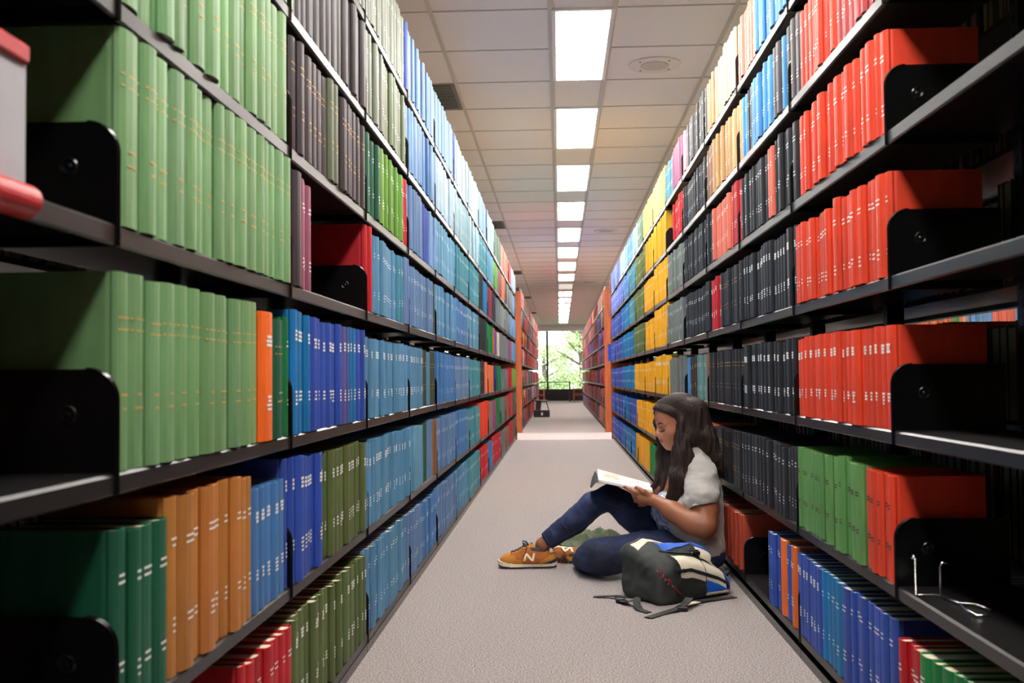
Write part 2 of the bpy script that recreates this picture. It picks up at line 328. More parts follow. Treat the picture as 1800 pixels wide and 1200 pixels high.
ROWR = {
 6: (1562, "rose 1390 .23 n;sky 1328 .232 w;salmon 1295 .232 w;cream 1256 .24 n;sand 1241 .23 n;black 1225 .24 w;dkgrey 1208 .22 w;pink 1198 .22 n;magenta 1182 .24 n;teal 1170 .225 w;pyel 1148 .25 n;pyel 1131 .24 n;greyg 1122 .24 w;icet 1113 .235 w;steel2 1100 .24 w;icet 1090 .24 n;peri 1075 .24 n"),
 5: (1562, "rose 1466 .225 w;redor 1402 .228 w;dkgrey 1386 .245 w;black 1378 .24 w;sky 1373 .23 w;dkgrey 1360 .225 w;sky 1318 .23 w;black 1311 .235 w;sky 1302 .232 w;sand 1252 .235 w;brown 1242 .235 w;black 1203 .222 w;orng2 1199 .22 n;red 1184 .22 w;- 1170;gold 1151 .26 n;gold 1135 .235 n;olive 1117 .235 w;teal 1106 .235 w;blue 1095 .235 w;peri 1075 .235 w"),
 4: (1557, "redor 1400 .226 w;black 1361 .235 w;salmon 1352 .235 w;black 1303 .228 w;red 1287 .242 w;salmon 1250 .235 w;black 1203 .232 w;grey 1173 .24 w;gold 1150 .262 w;gold 1133 .232 w;olive 1115 .235 w;teal 1106 .235 w;azure 1094 .235 w;royal 1075 .235 w"),
 3: (1560, "redor 1400 .23 w;black 1307 .238 W;black 1266 .232 g;red 1249 .232 W;black 1205 .232 w;- 1201;grey 1175 .24 w;gold 1151 .27 w;gold 1134 .23 w;olive 1115 .24 w;azure 1094 .235 w;royal 1075 .235 w"),
 2: (1567, "redor 1398 .23 W;black 1307 .232 W;black 1248 .225 g;brown 1241 .23 n;gteal 1225 .225 w;dkbrown 1214 .222 w;sky 1206 .222 n;- 1200;grey 1176 .235 n;gold 1151 .262 W;gold 1117 .23 w;azure 1096 .23 w;royal 1075 .225 w"),
 1: (1571, "redor 1518 .228 k;lgreen2 1402 .236 k;black 1303 .225 w;black 1256 .22 g;orng2 1245 .225 n;char 1174 .23 g;gold 1151 .25 n;gold 1120 .235 w;royal 1106 .23 w;azure 1096 .23 w;royal 1075 .23 w"),
 0: (1700, "green 1622 .225 w;red 1584 .215 w;- 1569;royal 1480 .235 w;azure 1446 .235 w;royal 1399 .235 W;orange 1392 .24 w;royal 1380 .232 w;orange 1372 .238 n;royal 1350 .232 w;- 1302;terra 1262 .215 n;char 1182 .22 n;greyg 1152 .225 w;green 1143 .235 n;- 1140;gold 1119 .24 n;azure 1096 .23 w;royal 1075 .23 w"),
}
MARKC = {'w': (.86, .86, .84), 'g': (.62, .36, .08), 'k': (.05, .03, .02)}
def book_geo(mb, wd, h, d, col, text, rng, place, lo=False, mats=(0, 0, 0), parts=('cover', 'pages', 'text'), tz=(.5, .5)):
    """writes one bound volume; local: +x out of the shelf, y along the row, z up; place() maps to the target space"""
    b = wd/2; t = .0028; bul = min(.006, wd*.10)
    if 'cover' in parts:
        out = [(-d, b), (-.0145, b), (-.0095, b-.0018), (-.005, b), (0, b*.86)]
        arc = [] if lo else [(bul*.75, b*.5)]
        half = out+arc
        o = half+([(bul, 0)])+[(x, -y) for x, y in reversed(half)]
        inn = [(-d, b-t), (-.0145, b-t), (-.0095, b-t-.0008), (-.005, b-t), (-.0035, b*.86-.001)]+([] if lo else [(bul*.75-.003, b*.5)])
        i_ = inn+[(bul-.003, 0)]+[(x, -y) for x, y in reversed(inn)]
        n = len(o); v = [place(x, y, z) for z in (0, h) for x, y in o]+[place(x, y, z) for z in (0, h) for x, y in i_]
        f = []
        for k in range(n-1):
            f += [(k+1, k, n+k, n+k+1), (2*n+k, 2*n+k+1, 3*n+k+1, 3*n+k), (n+k, 3*n+k, 3*n+k+1, n+k+1), (k, k+1, 2*n+k+1, 2*n+k)]
        f += [(0, 2*n, 3*n, n), (n-1, 2*n-1, 4*n-1, 3*n-1)]
        mb['cover'].add(v, f, col, mats[0])
    if 'pages' in parts:
        x0, x1, y1, z0, z1 = -d+.004, -.003, b-t-.0004, .003, h-.004
        v = [place(*p) for p in ((x0, -y1, z0), (x1, -y1, z0), (x1, y1, z0), (x0, y1, z0), (x0, -y1, z1), (x1, -y1, z1), (x1, y1, z1), (x0, y1, z1))]
        mb['pages'].add(v, [(3, 2, 1, 0), (4, 5, 6, 7), (0, 1, 5, 4), (1, 2, 6, 5), (2, 3, 7, 6), (3, 0, 4, 7)], (.69, .60, .46), mats[1])
    if 'text' in parts and text != 'n':
        c = MARKC[text.lower()]
        marks = []                                                    # (z centre, half height, y half width, y centre)
        if text == 'W':
            zs_ = tz[0]*.03
            for k in range(3): marks.append((h*(.80+zs_-.032*k), .0030, b*rng.uniform(.34, .48), 0))
            for k in range(rng.choice((3, 4))): marks.append((h*(.34-.032*k), .0024, b*rng.uniform(.2, .45), 0))
        elif text == 'w':
            z = h*(.76+.05*tz[0])+rng.uniform(-.002, .002)
            for k in range(2): marks.append((z-.010*k, .0018, b*rng.uniform(.35, .55), 0))
            z = h*(.27+.10*tz[1])+rng.uniform(-.003, .003)
            for k in range(rng.choice((2, 3))): marks.append((z-.010*k, .0018, b*rng.uniform(.2, .42), 0))
        elif text == 'g':
            for z in (.77, .71): marks.append((h*z, .0012, b*.8, 0))
            for z in (.38, .31): marks.append((h*z, .0014, b*rng.uniform(.2, .5), 0))
        else:
            for z in (.72, .69, .34, .31): marks.append((h*z, .0018, b*rng.uniform(.3, .6), 0))
        for zc, hh, yw, yc in marks:
            ys = [yc-yw, yc, yc+yw]
            xx = [bul*(1-(y/b)**2*1.0)+.0004 if not lo else bul*(1-abs(y)/b)+.0005 for y in ys]
            xx[0] = xx[2] = max(0, xx[0])+.0003
            v = [place(xx[k], ys[k], zc+s*hh) for s in (-1, 1) for k in range(3)]
            mb['text'].add(v, [(0, 1, 4, 3), (1, 2, 5, 4)], c, mats[2])
BOOKS = []                                                             # every volume: dict
def jitter(c, rng, a=.12):
    s = 1+rng.uniform(-a, a); return tuple(min(1, max(0, v*s*(1+rng.uniform(-.05, .05)))) for v in c)
def y_of(px, X, z): return at_px(px, X, z)
def at_px(px, X, z):
    lo_, hi_ = .3, 60                                                  # find Y on plane X, height z whose image column is px
    for _ in range(50):
        mid = (lo_+hi_)/2; P = np.array([X, mid, z])-CAMPOS; u = 900+FPX*(P@RT)/(P@FW)
        if (u > px) == (X > 0): lo_ = mid
        else: hi_ = mid
    return (lo_+hi_)/2
def fill(X, sgn, zs, Y0, rows, rngseed):
    for l, (start, spec) in rows.items():
        rng = random.Random(rngseed*100+l); z = zs[l]+LIP+.0008; x0 = start
        for seg in spec.split(';'):
            p = seg.split(); x1 = float(p[1])
            ya, yb = y_of(x0, X, z+.12), y_of(x1, X, z+.12); x0 = x1
            if p[0] == '-': continue
            h0, tx = float(p[2]), p[3]
            k0 = math.floor((ya-Y0)/BAY+1e-6); k1 = min(math.floor((yb-Y0)/BAY-1e-6), 13 if sgn > 0 else 12)
            for k in range(k0, k1+1):
                a = max(ya, Y0+k*BAY+.0072); b_ = min(yb, Y0+(k+1)*BAY-.0072)
                if b_-a < .012: continue
                T = {'orange': .09, 'lgreen': .056, 'char': .05, 'redor': .045, 'olive': .042, 'rose': .04, 'steel': .05}.get(p[0], .048)
                n = max(1, round((b_-a)/T)); ws = [rng.uniform(.7, 1.35) for _ in range(n)]; s = (b_-a)/sum(ws)
                y = a; hseg = h0+rng.uniform(-.003, .003)
                for wv in ws:
                    wv *= s
                    if rng.random() < .25: hseg = h0+rng.uniform(-.007, .005)
                    BOOKS.append(dict(X=X+sgn*(rng.uniform(-.012, .004)), sgn=sgn, y=y+wv/2, z=z, w=wv-.0008, h=hseg+rng.uniform(-.0015, .0015), d=.195, c=p[0], t=tx, l=l, bay=k,
                                      col=jitter(CC[p[0]], rng), seed=rng.random(), tz=((x1*7.31) % 1, (x1*3.77) % 1)))
                    y += wv
fill(XL, 1, ZL, YL, ROWL, 1); fill(XR, -1, ZR, YR, ROWR, 2)
# far ranges past the crossing: random runs of older bindings
def fill_random(X, sgn, zs, Y0, nb, pal, seed, lv=range(7), back=False, hm=.24, first=0):
    rng = random.Random(seed)
    for l in lv:
        for k in range(first, nb):
            y, end = Y0+k*BAY+.0072, Y0+(k+1)*BAY-.0072-rng.choice((0, 0, .05, .12)); c = rng.choice(pal); h0 = hm+rng.uniform(-.02, .025)
            while y < end-.02:
                if rng.random() < .22: c = rng.choice(pal); h0 = hm+rng.uniform(-.03, .03)
                wv = min(rng.uniform(.03, .06), end-y)
                BOOKS.append(dict(X=X-sgn*rng.uniform(0, .015), sgn=sgn, y=y+wv/2, z=zs[l]+LIP+.0008, w=wv-.001, h=h0+rng.uniform(-.004, .004), d=.195, c=c, t='w' if seed < 50 and rng.random() < .3 else 'n', l=l, bay=-99, col=jitter(CC[c], rng, .2), seed=rng.random(), tz=(.5, .5)))
                y += wv
fill_random(XL, 1, ZL, Y_B, NFL, ['red', 'maroon', 'red', 'dkbrown', 'grey', 'olive', 'terra', 'navy', 'greyg', 'ice', 'salmon', 'orng2'], 11)
fill_random(XR, -1, ZR, Y_B, NFR, ['maroon', 'red', 'terra', 'dkbrown', 'black', 'royal', 'olive', 'grey', 'rose', 'orng2', 'brown'], 12)
fill_random(XL, 1, ZL, YL, -2, ['lgreen', 'dkgreen', 'char'], 71, first=-4); fill_random(XR, -1, ZR, YR, -2, ['terra', 'black', 'char'], 72, first=-5)
PALB = ['cream', 'grey', 'brown', 'gteal', 'terra', 'orng2', 'navy', 'sage', 'greyg', 'black']
fill_random(XR+.58, 1, ZR, YR, 6, PALB, 61, first=-1); fill_random(XL-.58, -1, ZL, YL, 5, PALB, 62, first=-1)
fill_random(2.62, -1, ZR, 1.3, 9, ['cream', 'sky', 'salmon', 'orng2', 'pblue', 'cream', 'lgreen2', 'grey'], 63, hm=.235)
for b in BOOKS:                                                        # nothing taller than the gap under the next shelf
    zz_ = ZL if (b['X'] < 0) else ZR
    if b['l'] < 6: b['h'] = min(b['h'], zz_[b['l']+1]-b['z']-.003)
_j = max((b for b in BOOKS if b['bay'] >= 0 and b['sgn'] < 0 and b['l'] == 3), key=lambda b: b['y']); _j['X'] -= .05   # one volume juts out at the far end
def proj(P):
    P = np.array(P)-CAMPOS; d = P@FW; return 900+FPX*(P@RT)/d, 600-FPX*(P@UP)/d, d
def area(b):
    u0, v0, d0 = proj((b['X'], b['y']-b['w']/2, b['z'])); u1, v1, d1 = proj((b['X'], b['y']+b['w']/2, b['z']+b['h']))
    if d0 < .3 or b['bay'] == -99: return 0
    a, b_ = max(0, min(u0, u1)), min(1800, max(u0, u1)); c, e = max(0, min(v0, v1)), min(1200, max(v0, v1))
    return max(0, b_-a)*max(0, e-c)
order = sorted(range(len(BOOKS)), key=lambda i: -area(BOOKS[i])); TOP = set(order[:300])
cnt = {}
for i in sorted(range(len(BOOKS)), key=lambda i: (BOOKS[i]['sgn'], BOOKS[i]['l'], BOOKS[i]['y'])):
    b = BOOKS[i]
    if b['bay'] == -99: continue
    k = (b['sgn'], b['l'], b['bay']); cnt[k] = cnt.get(k, 0)+1; b['n'] = cnt[k]
LVN = ['bottom', 'second', 'third', 'fourth', 'fifth', 'sixth', 'top']
mass = MB(); mm = {'cover': mass, 'pages': mass, 'text': mass}
for i, b in enumerate(BOOKS):
    rng = random.Random(b['seed']); X, y, z, sg = b['X'], b['y'], b['z'], b['sgn']
    if i in TOP:
        where = 'opposite the woman' if sg > 0 else "on the woman's side"
        e = empty('book', f"{NAME[b['c']]} volume, {nth(b['n'])} in row, {nth(b['bay']+2)} bay, {LVN[b['l']]} shelf, {where}", 'book', f"{NAME[b['c']]} volumes, {LVN[b['l']]} shelf, {where}", (X, y, z))
        if sg < 0: e.rotation_euler = (0, 0, math.pi)
        d3 = {k: MB() for k in ('cover', 'pages', 'text')}
        book_geo(d3, b['w'], b['h'], b['d'], b['col'], b['t'], rng, lambda x, yy, zz: (x, yy, zz), tz=b['tz'])
        d3['cover'].build('cover', M['cloth'], e); d3['pages'].build('page_block', M['pages'], e)
        if d3['text'].v: d3['text'].build('spine_lettering', M['ink'], e)
    else:
        far = b['y'] > 6 or b['bay'] == -99
        book_geo(mm, b['w'], b['h'], b['d'], b['col'], b['t'], rng, (lambda x, yy, zz: (X+x, y+yy, z+zz)) if sg > 0 else (lambda x, yy, zz: (X-x, y-yy, z+zz)), lo=far, mats=(0, 1, 2), tz=b['tz'])
o = mass.build('books', [M['cloth'], M['pages'], M['ink']]); o['kind'] = 'stuff'; tag(o, 'the smaller bound volumes filling the shelves further down the aisle', 'books')
#@@PART2
# ------------------------------------------------------------------ smooth solids from distance fields
import openvdb
from mathutils.bvhtree import BVHTree
from mathutils import noise as mnoise
V3 = lambda *p: np.array(p, float)
class Field:
    def __init__(s, lo, hi, h):
        s.lo = np.array(lo, float); s.h = h; s.n = np.ceil((np.array(hi)-s.lo)/h).astype(int)+1
        s.val = np.full(s.n, 1.0, np.float32)
    def _blk(s, lo, hi):
        a = np.clip(np.floor((lo-s.lo)/s.h).astype(int), 0, s.n); b = np.clip(np.ceil((hi-s.lo)/s.h).astype(int)+1, 0, s.n)
        if np.any(b <= a): return None
        sl = tuple(slice(i, j) for i, j in zip(a, b))
        ax = [s.lo[i]+s.h*np.arange(a[i], b[i], dtype=np.float32) for i in range(3)]
        return sl, np.meshgrid(*ax, indexing='ij')
    def put(s, fn, lo, hi, k=.015, op='u'):
        pad = k+5*s.h; r = s._blk(np.array(lo)-pad, np.array(hi)+pad)
        if r is None: return s
        sl, (X, Y, Z) = r; d = fn(X, Y, Z); v = s.val[sl]
        if op == 'u':
            h = np.maximum(k-np.abs(v-d), 0)/max(k, 1e-6); s.val[sl] = np.minimum(v, d)-h*h*k*.25
        elif op == 's':
            d = -d; h = np.maximum(k-np.abs(v-d), 0)/max(k, 1e-6); s.val[sl] = np.maximum(v, d)+h*h*k*.25
        return s
    def cone(s, a, b, ra, rb, k=.015, op='u'):
        a = np.array(a, float); b = np.array(b, float); ab = b-a; L2 = max(ab@ab, 1e-9)
        def fn(X, Y, Z):
            px, py, pz = X-a[0], Y-a[1], Z-a[2]; t = np.clip((px*ab[0]+py*ab[1]+pz*ab[2])/L2, 0, 1)
            return np.sqrt((px-t*ab[0])**2+(py-t*ab[1])**2+(pz-t*ab[2])**2)-(ra+t*(rb-ra))
        R = max(ra, rb); return s.put(fn, np.minimum(a, b)-R, np.maximum(a, b)+R, k, op)
    def chain(s, pts, rs, k=.012, op='u'):
        for i in range(len(pts)-1): s.cone(pts[i], pts[i+1], rs[i], rs[i+1], k, op)
        return s
    def ell(s, c, r, F=None, k=.015, op='u'):
        c = np.array(c, float); r = np.array(r, float); F = np.eye(3) if F is None else np.array(F)
        def fn(X, Y, Z):
            p = [X-c[0], Y-c[1], Z-c[2]]; q = [sum(F[i][j]*p[j] for j in range(3)) for i in range(3)]
            k0 = np.sqrt(sum((q[i]/r[i])**2 for i in range(3)))+1e-9; k1 = np.sqrt(sum((q[i]/r[i]**2)**2 for i in range(3)))+1e-9
            return k0*(k0-1)/k1
        R = r.max(); return s.put(fn, c-R, c+R, k, op)
    def mesh(s):
        g = openvdb.FloatGrid(1.0); g.copyFromArray(s.val.astype(np.float32)); p, q = g.convertToQuads(isovalue=0.0)
        V = np.asarray(p, float)*s.h+s.lo; Q = np.asarray(q, int)
        a = V[Q[:, 1]]-V[Q[:, 0]]; b = V[Q[:, 2]]-V[Q[:, 0]]; c = V[Q].mean(1)
        vol = np.einsum('ij,ij->i', np.cross(a, b), c-V.mean(0)).sum()
        if vol < 0: Q = Q[:, ::-1]
        return V, Q
def normals(V, Q):
    n = np.cross(V[Q[:, 2]]-V[Q[:, 0]], V[Q[:, 3]]-V[Q[:, 1]]); N = np.zeros_like(V)
    for k in range(4): np.add.at(N, Q[:, k], n)
    return N/(np.linalg.norm(N, axis=1, keepdims=True)+1e-12), n/(np.linalg.norm(n, axis=1, keepdims=True)+1e-12)
def relax(V, Q, it=2):
    E = np.vstack([Q[:, [0, 1]], Q[:, [1, 2]], Q[:, [2, 3]], Q[:, [3, 0]]])
    for _ in range(it):
        A = np.zeros_like(V); n = np.zeros(len(V)); np.add.at(A, E[:, 0], V[E[:, 1]]); np.add.at(n, E[:, 0], 1)
        np.add.at(A, E[:, 1], V[E[:, 0]]); np.add.at(n, E[:, 1], 1); V = V*.4+.6*A/np.maximum(n, 1)[:, None]
    return V
def ripple(V, Q, amp, sc, seed=0):
    N, _ = normals(V, Q); sc = np.array(sc, float)
    d = np.array([mnoise.noise(Vector(p*sc+seed)) for p in V]); return V+N*(d*amp)[:, None]
def mk(name, V, Q, mats, parent=None, col=None, vcol=None, mi=None):
    me = bpy.data.meshes.new(name); me.from_pydata(V.tolist(), [], Q.tolist())
    for m in (mats if isinstance(mats, (list, tuple)) else [mats]): me.materials.append(m)
    me.polygons.foreach_set('use_smooth', [True]*len(me.polygons))
    if vcol is not None:
        ca = me.color_attributes.new('Col', 'FLOAT_COLOR', 'POINT'); ca.data.foreach_set('color', np.hstack([vcol, np.ones((len(V), 1))]).astype(np.float32).ravel())
    o = bpy.data.objects.new(name, me); COL.objects.link(o)
    if parent: o.parent = parent
    return o
def patch(V, Q, keep, off=.0015, thick=.002):
    """the faces KEEP of a surface lifted off as a thin panel"""
    Qk = Q[keep]; ids = np.unique(Qk); mp = {v: i for i, v in enumerate(ids)}; N, _ = normals(V, Q); n = len(ids)
    Vo = np.vstack([V[ids]+N[ids]*off, V[ids]+N[ids]*(off-thick)]); F = [[mp[i] for i in q] for q in Qk]
    cnt = {}
    for f in F:
        for i in range(4): e = (f[i], f[(i+1) % 4]); cnt[e] = cnt.get(e, 0)+1
    F2 = F+[[i+n for i in reversed(f)] for f in F]+[[b, a, a+n, b+n] for (a, b) in cnt if (b, a) not in cnt]
    return Vo, np.array(F2)
def decal(bvh, tris2d, place, direction, off, name, m, parent):
    """polygon cells given in 2D, dropped along DIRECTION onto a surface"""
    mb = MB()
    for quad, nu, nv in tris2d:
        q = [np.array(p) for p in quad]; v = []; ok = True
        for i in range(nu+1):
            for j in range(nv+1):
                s, t = i/nu, j/nv; p = (q[0]*(1-s)+q[1]*s)*(1-t)+(q[3]*(1-s)+q[2]*s)*t
                o_ = place(*p); h = bvh.ray_cast(Vector(o_), Vector(direction))
                if h[0] is None: ok = False; break
                v.append(tuple(h[0]-Vector(direction)*off))
            if not ok: break
        if ok: mb.add(v, [(i*(nv+1)+j, (i+1)*(nv+1)+j, (i+1)*(nv+1)+j+1, i*(nv+1)+j+1) for i in range(nu) for j in range(nv)])
    return mb.build(name, m, parent, smooth=True) if mb.v else None
def P(x, y, Y): return at(x, y, Y=Y)

M['skin'] = mat('brown_skin', rough=.46, attr=True, noise=(60, .12, None), bump=(400, .12), spec=.45)
M['skin'].node_tree.nodes['Principled BSDF'].inputs['Subsurface Weight'].default_value = .12
M['skin'].node_tree.nodes['Principled BSDF'].inputs['Subsurface Radius'].default_value = (.01, .004, .002)
M['hair'] = mat('dark_brown_hair', (34, 26, 25), .5, noise=((260, 260, 10), 1, (54, 38, 32)), bump=((420, 420, 9), .6), spec=.3)
M['brow'] = mat('brow_hair', (28, 20, 18), .7)
M['shirt'] = mat('heather_grey_jersey', (190, 187, 182), .9, noise=((500, 500, 500), 1, (160, 157, 153)), bump=(900, .15), sheen=.3)
M['print'] = mat('blue_white_shirt_print', (226, 230, 240), .8, noise=(38, 1, (44, 76, 158)))
M['jeans'] = mat('dark_blue_denim', (22, 28, 52), .8, noise=((9, 9, 9), 1, (42, 56, 98)), bump=(800, .25))
M['seam'] = mat('denim_seam', (52, 66, 108), .8)
M['nail'] = mat('pink_nail', (226, 74, 106), .3)
M['suede'] = mat('tan_suede', (196, 126, 46), .85, noise=(120, .3, None), bump=(600, .3))
M['suede2'] = mat('rust_suede', (172, 96, 34), .85, noise=(120, .3, None), bump=(600, .3))
M['cream'] = mat('cream_leather', (232, 216, 184), .5)
M['sole'] = mat('black_rubber', (24, 28, 32), .7)
M['navy'] = mat('navy_lace', (40, 54, 72), .8)
M['packblack'] = mat('black_nylon', (36, 38, 37), .75, bump=(900, .25))
M['packgrey'] = mat('charcoal_nylon', (52, 55, 54), .8, bump=(900, .25))
M['packblue'] = mat('bright_blue_nylon', (22, 92, 196), .6, bump=(900, .2))
M['packcream'] = mat('cream_nylon', (222, 212, 190), .7, bump=(900, .2))
M['olive'] = mat('olive_cloth', (92, 102, 78), .9, noise=(40, .3, None), bump=(700, .3))
M['mag'] = mat('white_paper', (238, 236, 230), .7)
M['magcover'] = mat('dark_grey_cover', (66, 68, 60), .5)
M['red'] = mat('red_plastic', (190, 24, 34), .4)
M['peach'] = mat('printed_picture', (222, 158, 128), .7, noise=(60, 1, (240, 214, 190)))
M['textink'] = mat('printed_text', (176, 176, 182), .8)
M['cardgrey'] = mat('grey_card', (176, 176, 182), .7, noise=(20, .15, None))

# ------------------------------------------------------------------ the seated woman
person = empty('person', 'person with long dark hair in grey t-shirt and jeans, sitting on the carpet reading', 'person', None, (.5, 4.5, 0))
PL = np.array([.5, 4.5, 0])                                            # children are built in the person's local frame
def pmk(name, V, Q, *a, **k): return mk(name, V-PL, Q, *a, **k)
HS = .96
t_, q_ = math.radians(16), math.radians(14)
F_ = V3(-math.cos(t_)*math.cos(q_), -math.cos(t_)*math.sin(q_), -math.sin(t_))
U_ = V3(-math.sin(t_)*math.cos(q_), -math.sin(t_)*math.sin(q_), math.cos(t_)); B_ = V3(math.sin(q_), -math.cos(q_), 0)
HF = np.array([F_, B_, U_]); HO = P(1191, 743, 4.52)
def H(a, b, c): return HO+HS*(a*F_+b*B_+c*U_)
bf = Field((-.42, 4.08, -.01), (.80, 4.98, .84), .003)
def hell(c, r, k=.012, op='u'): bf.ell(H(*c), np.array(r)*HS, HF, k, op)
hell((-.012, 0, .032), (.096, .076, .088)); hell((.034, 0, .042), (.056, .060, .055), .03)
hell((.030, 0, -.030), (.056, .057, .070), .03); hell((.052, 0, -.072), (.036, .034, .030), .03); hell((.068, 0, -.089), (.018, .020, .015), .014)
for s in (-1, 1):
    hell((.056, s*.034, -.022), (.028, .026, .026), .02)
    bf.cone(H(.0, s*.052, -.055), H(.055, s*.022, -.088), .016, .014, .03)
    hell((.0, s*.076, -.008), (.020, .010, .032), .008)
bf.cone(H(.081, 0, .018), H(.1015, 0, -.017), .0085, .0115, .014); hell((.105, 0, -.021), (.0120, .0115, .0098), .006)
for s in (-1, 1): hell((.091, s*.0125, -.026), (.0105, .0075, .008), .005)
for s in (-1, 1):
    hell((.096, s*.029, .003), (.014, .017, .009), .010, 's')
    hell((.0705, s*.029, .001), (.0155, .0165, .0125), .004)           # lowered upper lid over the eye
    bf.cone(H(.083, s*.010, .021), H(.074, s*.044, .020), .006, .006, .012)
hell((.074, 0, -.046), (.024, .036, .032), .025)                       # around the mouth
hell((.0950, 0, -.0480), (.0090, .0225, .0054), .006); hell((.0925, 0, -.0590), (.0090, .0190, .0064), .006)
bf.cone(H(.106, .012, -.0535), H(.106, -.012, -.0535), .0030, .0030, .003, 's')
for s in (-1, 1): bf.cone(H(.104, s*.011, -.0535), H(.090, s*.024, -.0530), .0022, .0018, .003, 's')
# neck, torso
bf.cone(H(-.022, 0, -.06), P(1216, 828, 4.53), .052, .060, .03)
bf.chain([P(1216, 836, 4.53), P(1214, 880, 4.53), P(1222, 935, 4.54)], [.10, .115, .12], .03)
bf.cone(P(1225, 842, 4.40), P(1225, 842, 4.66), .055, .055, .04)
# near arm (elbow bent, forearm to the book)
NA = [P(1234, 850, 4.38), P(1238, 895, 4.31), P(1237, 923, 4.28), P(1215, 918, 4.29), P(1183, 899, 4.33), P(1154, 881, 4.375)]
bf.chain(NA, [.058, .055, .050, .048, .040, .0265], .018)
bf.chain([P(1208, 850, 4.67), P(1196, 905, 4.76), P(1170, 885, 4.74), P(1152, 866, 4.70)], [.055, .048, .038, .026], .018)
bf.ell(P(1140, 877, 4.385), (.036, .024, .024), None, .018); bf.ell(P(1129, 876, 4.39), (.024, .022, .026), None, .014)
def finger(pts, rs): bf.chain(pts, rs, .0045)
finger([P(1128, 868, 4.385), P(1116, 865, 4.38), P(1107, 860, 4.385), P(1098, 856, 4.395)], [.0105, .0095, .0085, .0066])
finger([P(1124, 874, 4.385), P(1115, 872, 4.40), P(1112, 866, 4.43), P(1114, 861, 4.46)], [.0105, .0095, .0085, .007])
finger([P(1127, 881, 4.39), P(1118, 880, 4.40), P(1115, 873, 4.43), P(1118, 867, 4.455)], [.0102, .0092, .0082, .007])
finger([P(1134, 886, 4.40), P(1125, 887, 4.41), P(1122, 880, 4.435), P(1125, 873, 4.455)], [.0095, .0082, .0074, .0064])
finger([P(1141, 872, 4.375), P(1131, 864, 4.37), P(1125, 860, 4.38), P(1118, 856.5, 4.40)], [.013, .0115, .0095, .0075])
bf.ell(P(1150, 862, 4.70), (.034, .026, .022), None, .012)             # far hand on the other edge
finger([P(1150, 858, 4.70), P(1143, 853.5, 4.70), P(1137, 854, 4.66)], [.010, .009, .007])
finger([P(1142, 864, 4.72), P(1132, 859, 4.72), P(1122, 859, 4.68)], [.010, .009, .007])
finger([P(1143, 868, 4.72), P(1134, 864, 4.71), P(1126, 863, 4.67)], [.010, .009, .007])
finger([P(1145, 871, 4.71), P(1138, 869, 4.70), P(1131, 867, 4.67)], [.009, .008, .0065])
finger([P(1149, 860, 4.69), P(1144, 855, 4.67), P(1140, 854, 4.65)], [.011, .009, .0075])
# hips and legs inside the jeans, ankles
bf.chain([P(1228, 950, 4.48), P(1228, 955, 4.64)], [.10, .10], .03)
KB, HB, AB = P(1052, 977, 4.40), P(1190, 968, 4.45), P(1019, 982, 4.68)
bf.chain([HB, KB], [.075, .058], .02); bf.chain([KB, AB], [.05, .030], .02)
KA, HA, AA = P(1066, 872, 4.64), P(1170, 948, 4.62), P(954, 957, 4.68)
bf.chain([HA, KA], [.074, .042], .02); bf.chain([KA, AA], [.040, .029], .02)
bf.chain([P(1228, 955, 4.64), HA], [.10, .08], .03); bf.chain([P(1228, 955, 4.48), HB], [.10, .08], .03)
bf.chain([AA, P(950, 978, 4.69), P(915, 988, 4.70)], [.029, .028, .022], .02)
bf.chain([AB, P(1028, 980, 4.78), P(990, 976, 4.80)], [.028, .024, .020], .01)
V, Q = bf.mesh(); V = relax(V, Q, 1); V[:, 0] = np.minimum(V[:, 0], .683)
loc = (V-HO)@HF.T/HS
skin = np.tile(np.array(lin((158, 100, 70))), (len(V), 1))
def blend(mask, c, a=1.0):
    m_ = (np.clip(mask, 0, 1)*a)[:, None]; return skin*(1-m_)+m_*np.array(lin(c))
head = (loc[:, 2] > -.115) & (np.abs(loc[:, 1]) < .1) & (np.abs(loc[:, 0]) < .13)
skin = blend(head*1.0, (186, 124, 96))
lipd = np.minimum(np.sqrt(((loc[:, 0]-.098)/.014)**2+(loc[:, 1]/.0205)**2+((loc[:, 2]+.0485)/.0052)**2), np.sqrt(((loc[:, 0]-.096)/.014)**2+(loc[:, 1]/.0175)**2+((loc[:, 2]+.0588)/.0062)**2))
skin = blend((1.25-lipd)*4*head, (158, 78, 78))
lid = np.min([np.sqrt(((loc[:, 0]-.076)/.018)**2+((loc[:, 1]-s*.029)/.018)**2+((loc[:, 2]-.002)/.013)**2) for s in (-1, 1)], 0)
skin = blend((1.2-lid)*2.5*head, (150, 92, 72), .6)
body = pmk('body', V, Q, M['skin'], person, vcol=skin)
bvh = BVHTree.FromPolygons(V.tolist(), Q.tolist())
def on_face(a, b, c, lift=.0006):
    h = bvh.ray_cast(Vector(H(.2, b, c)), Vector(-F_)); return np.array(h[0])+F_*lift if h[0] is not None else H(a, b, c)
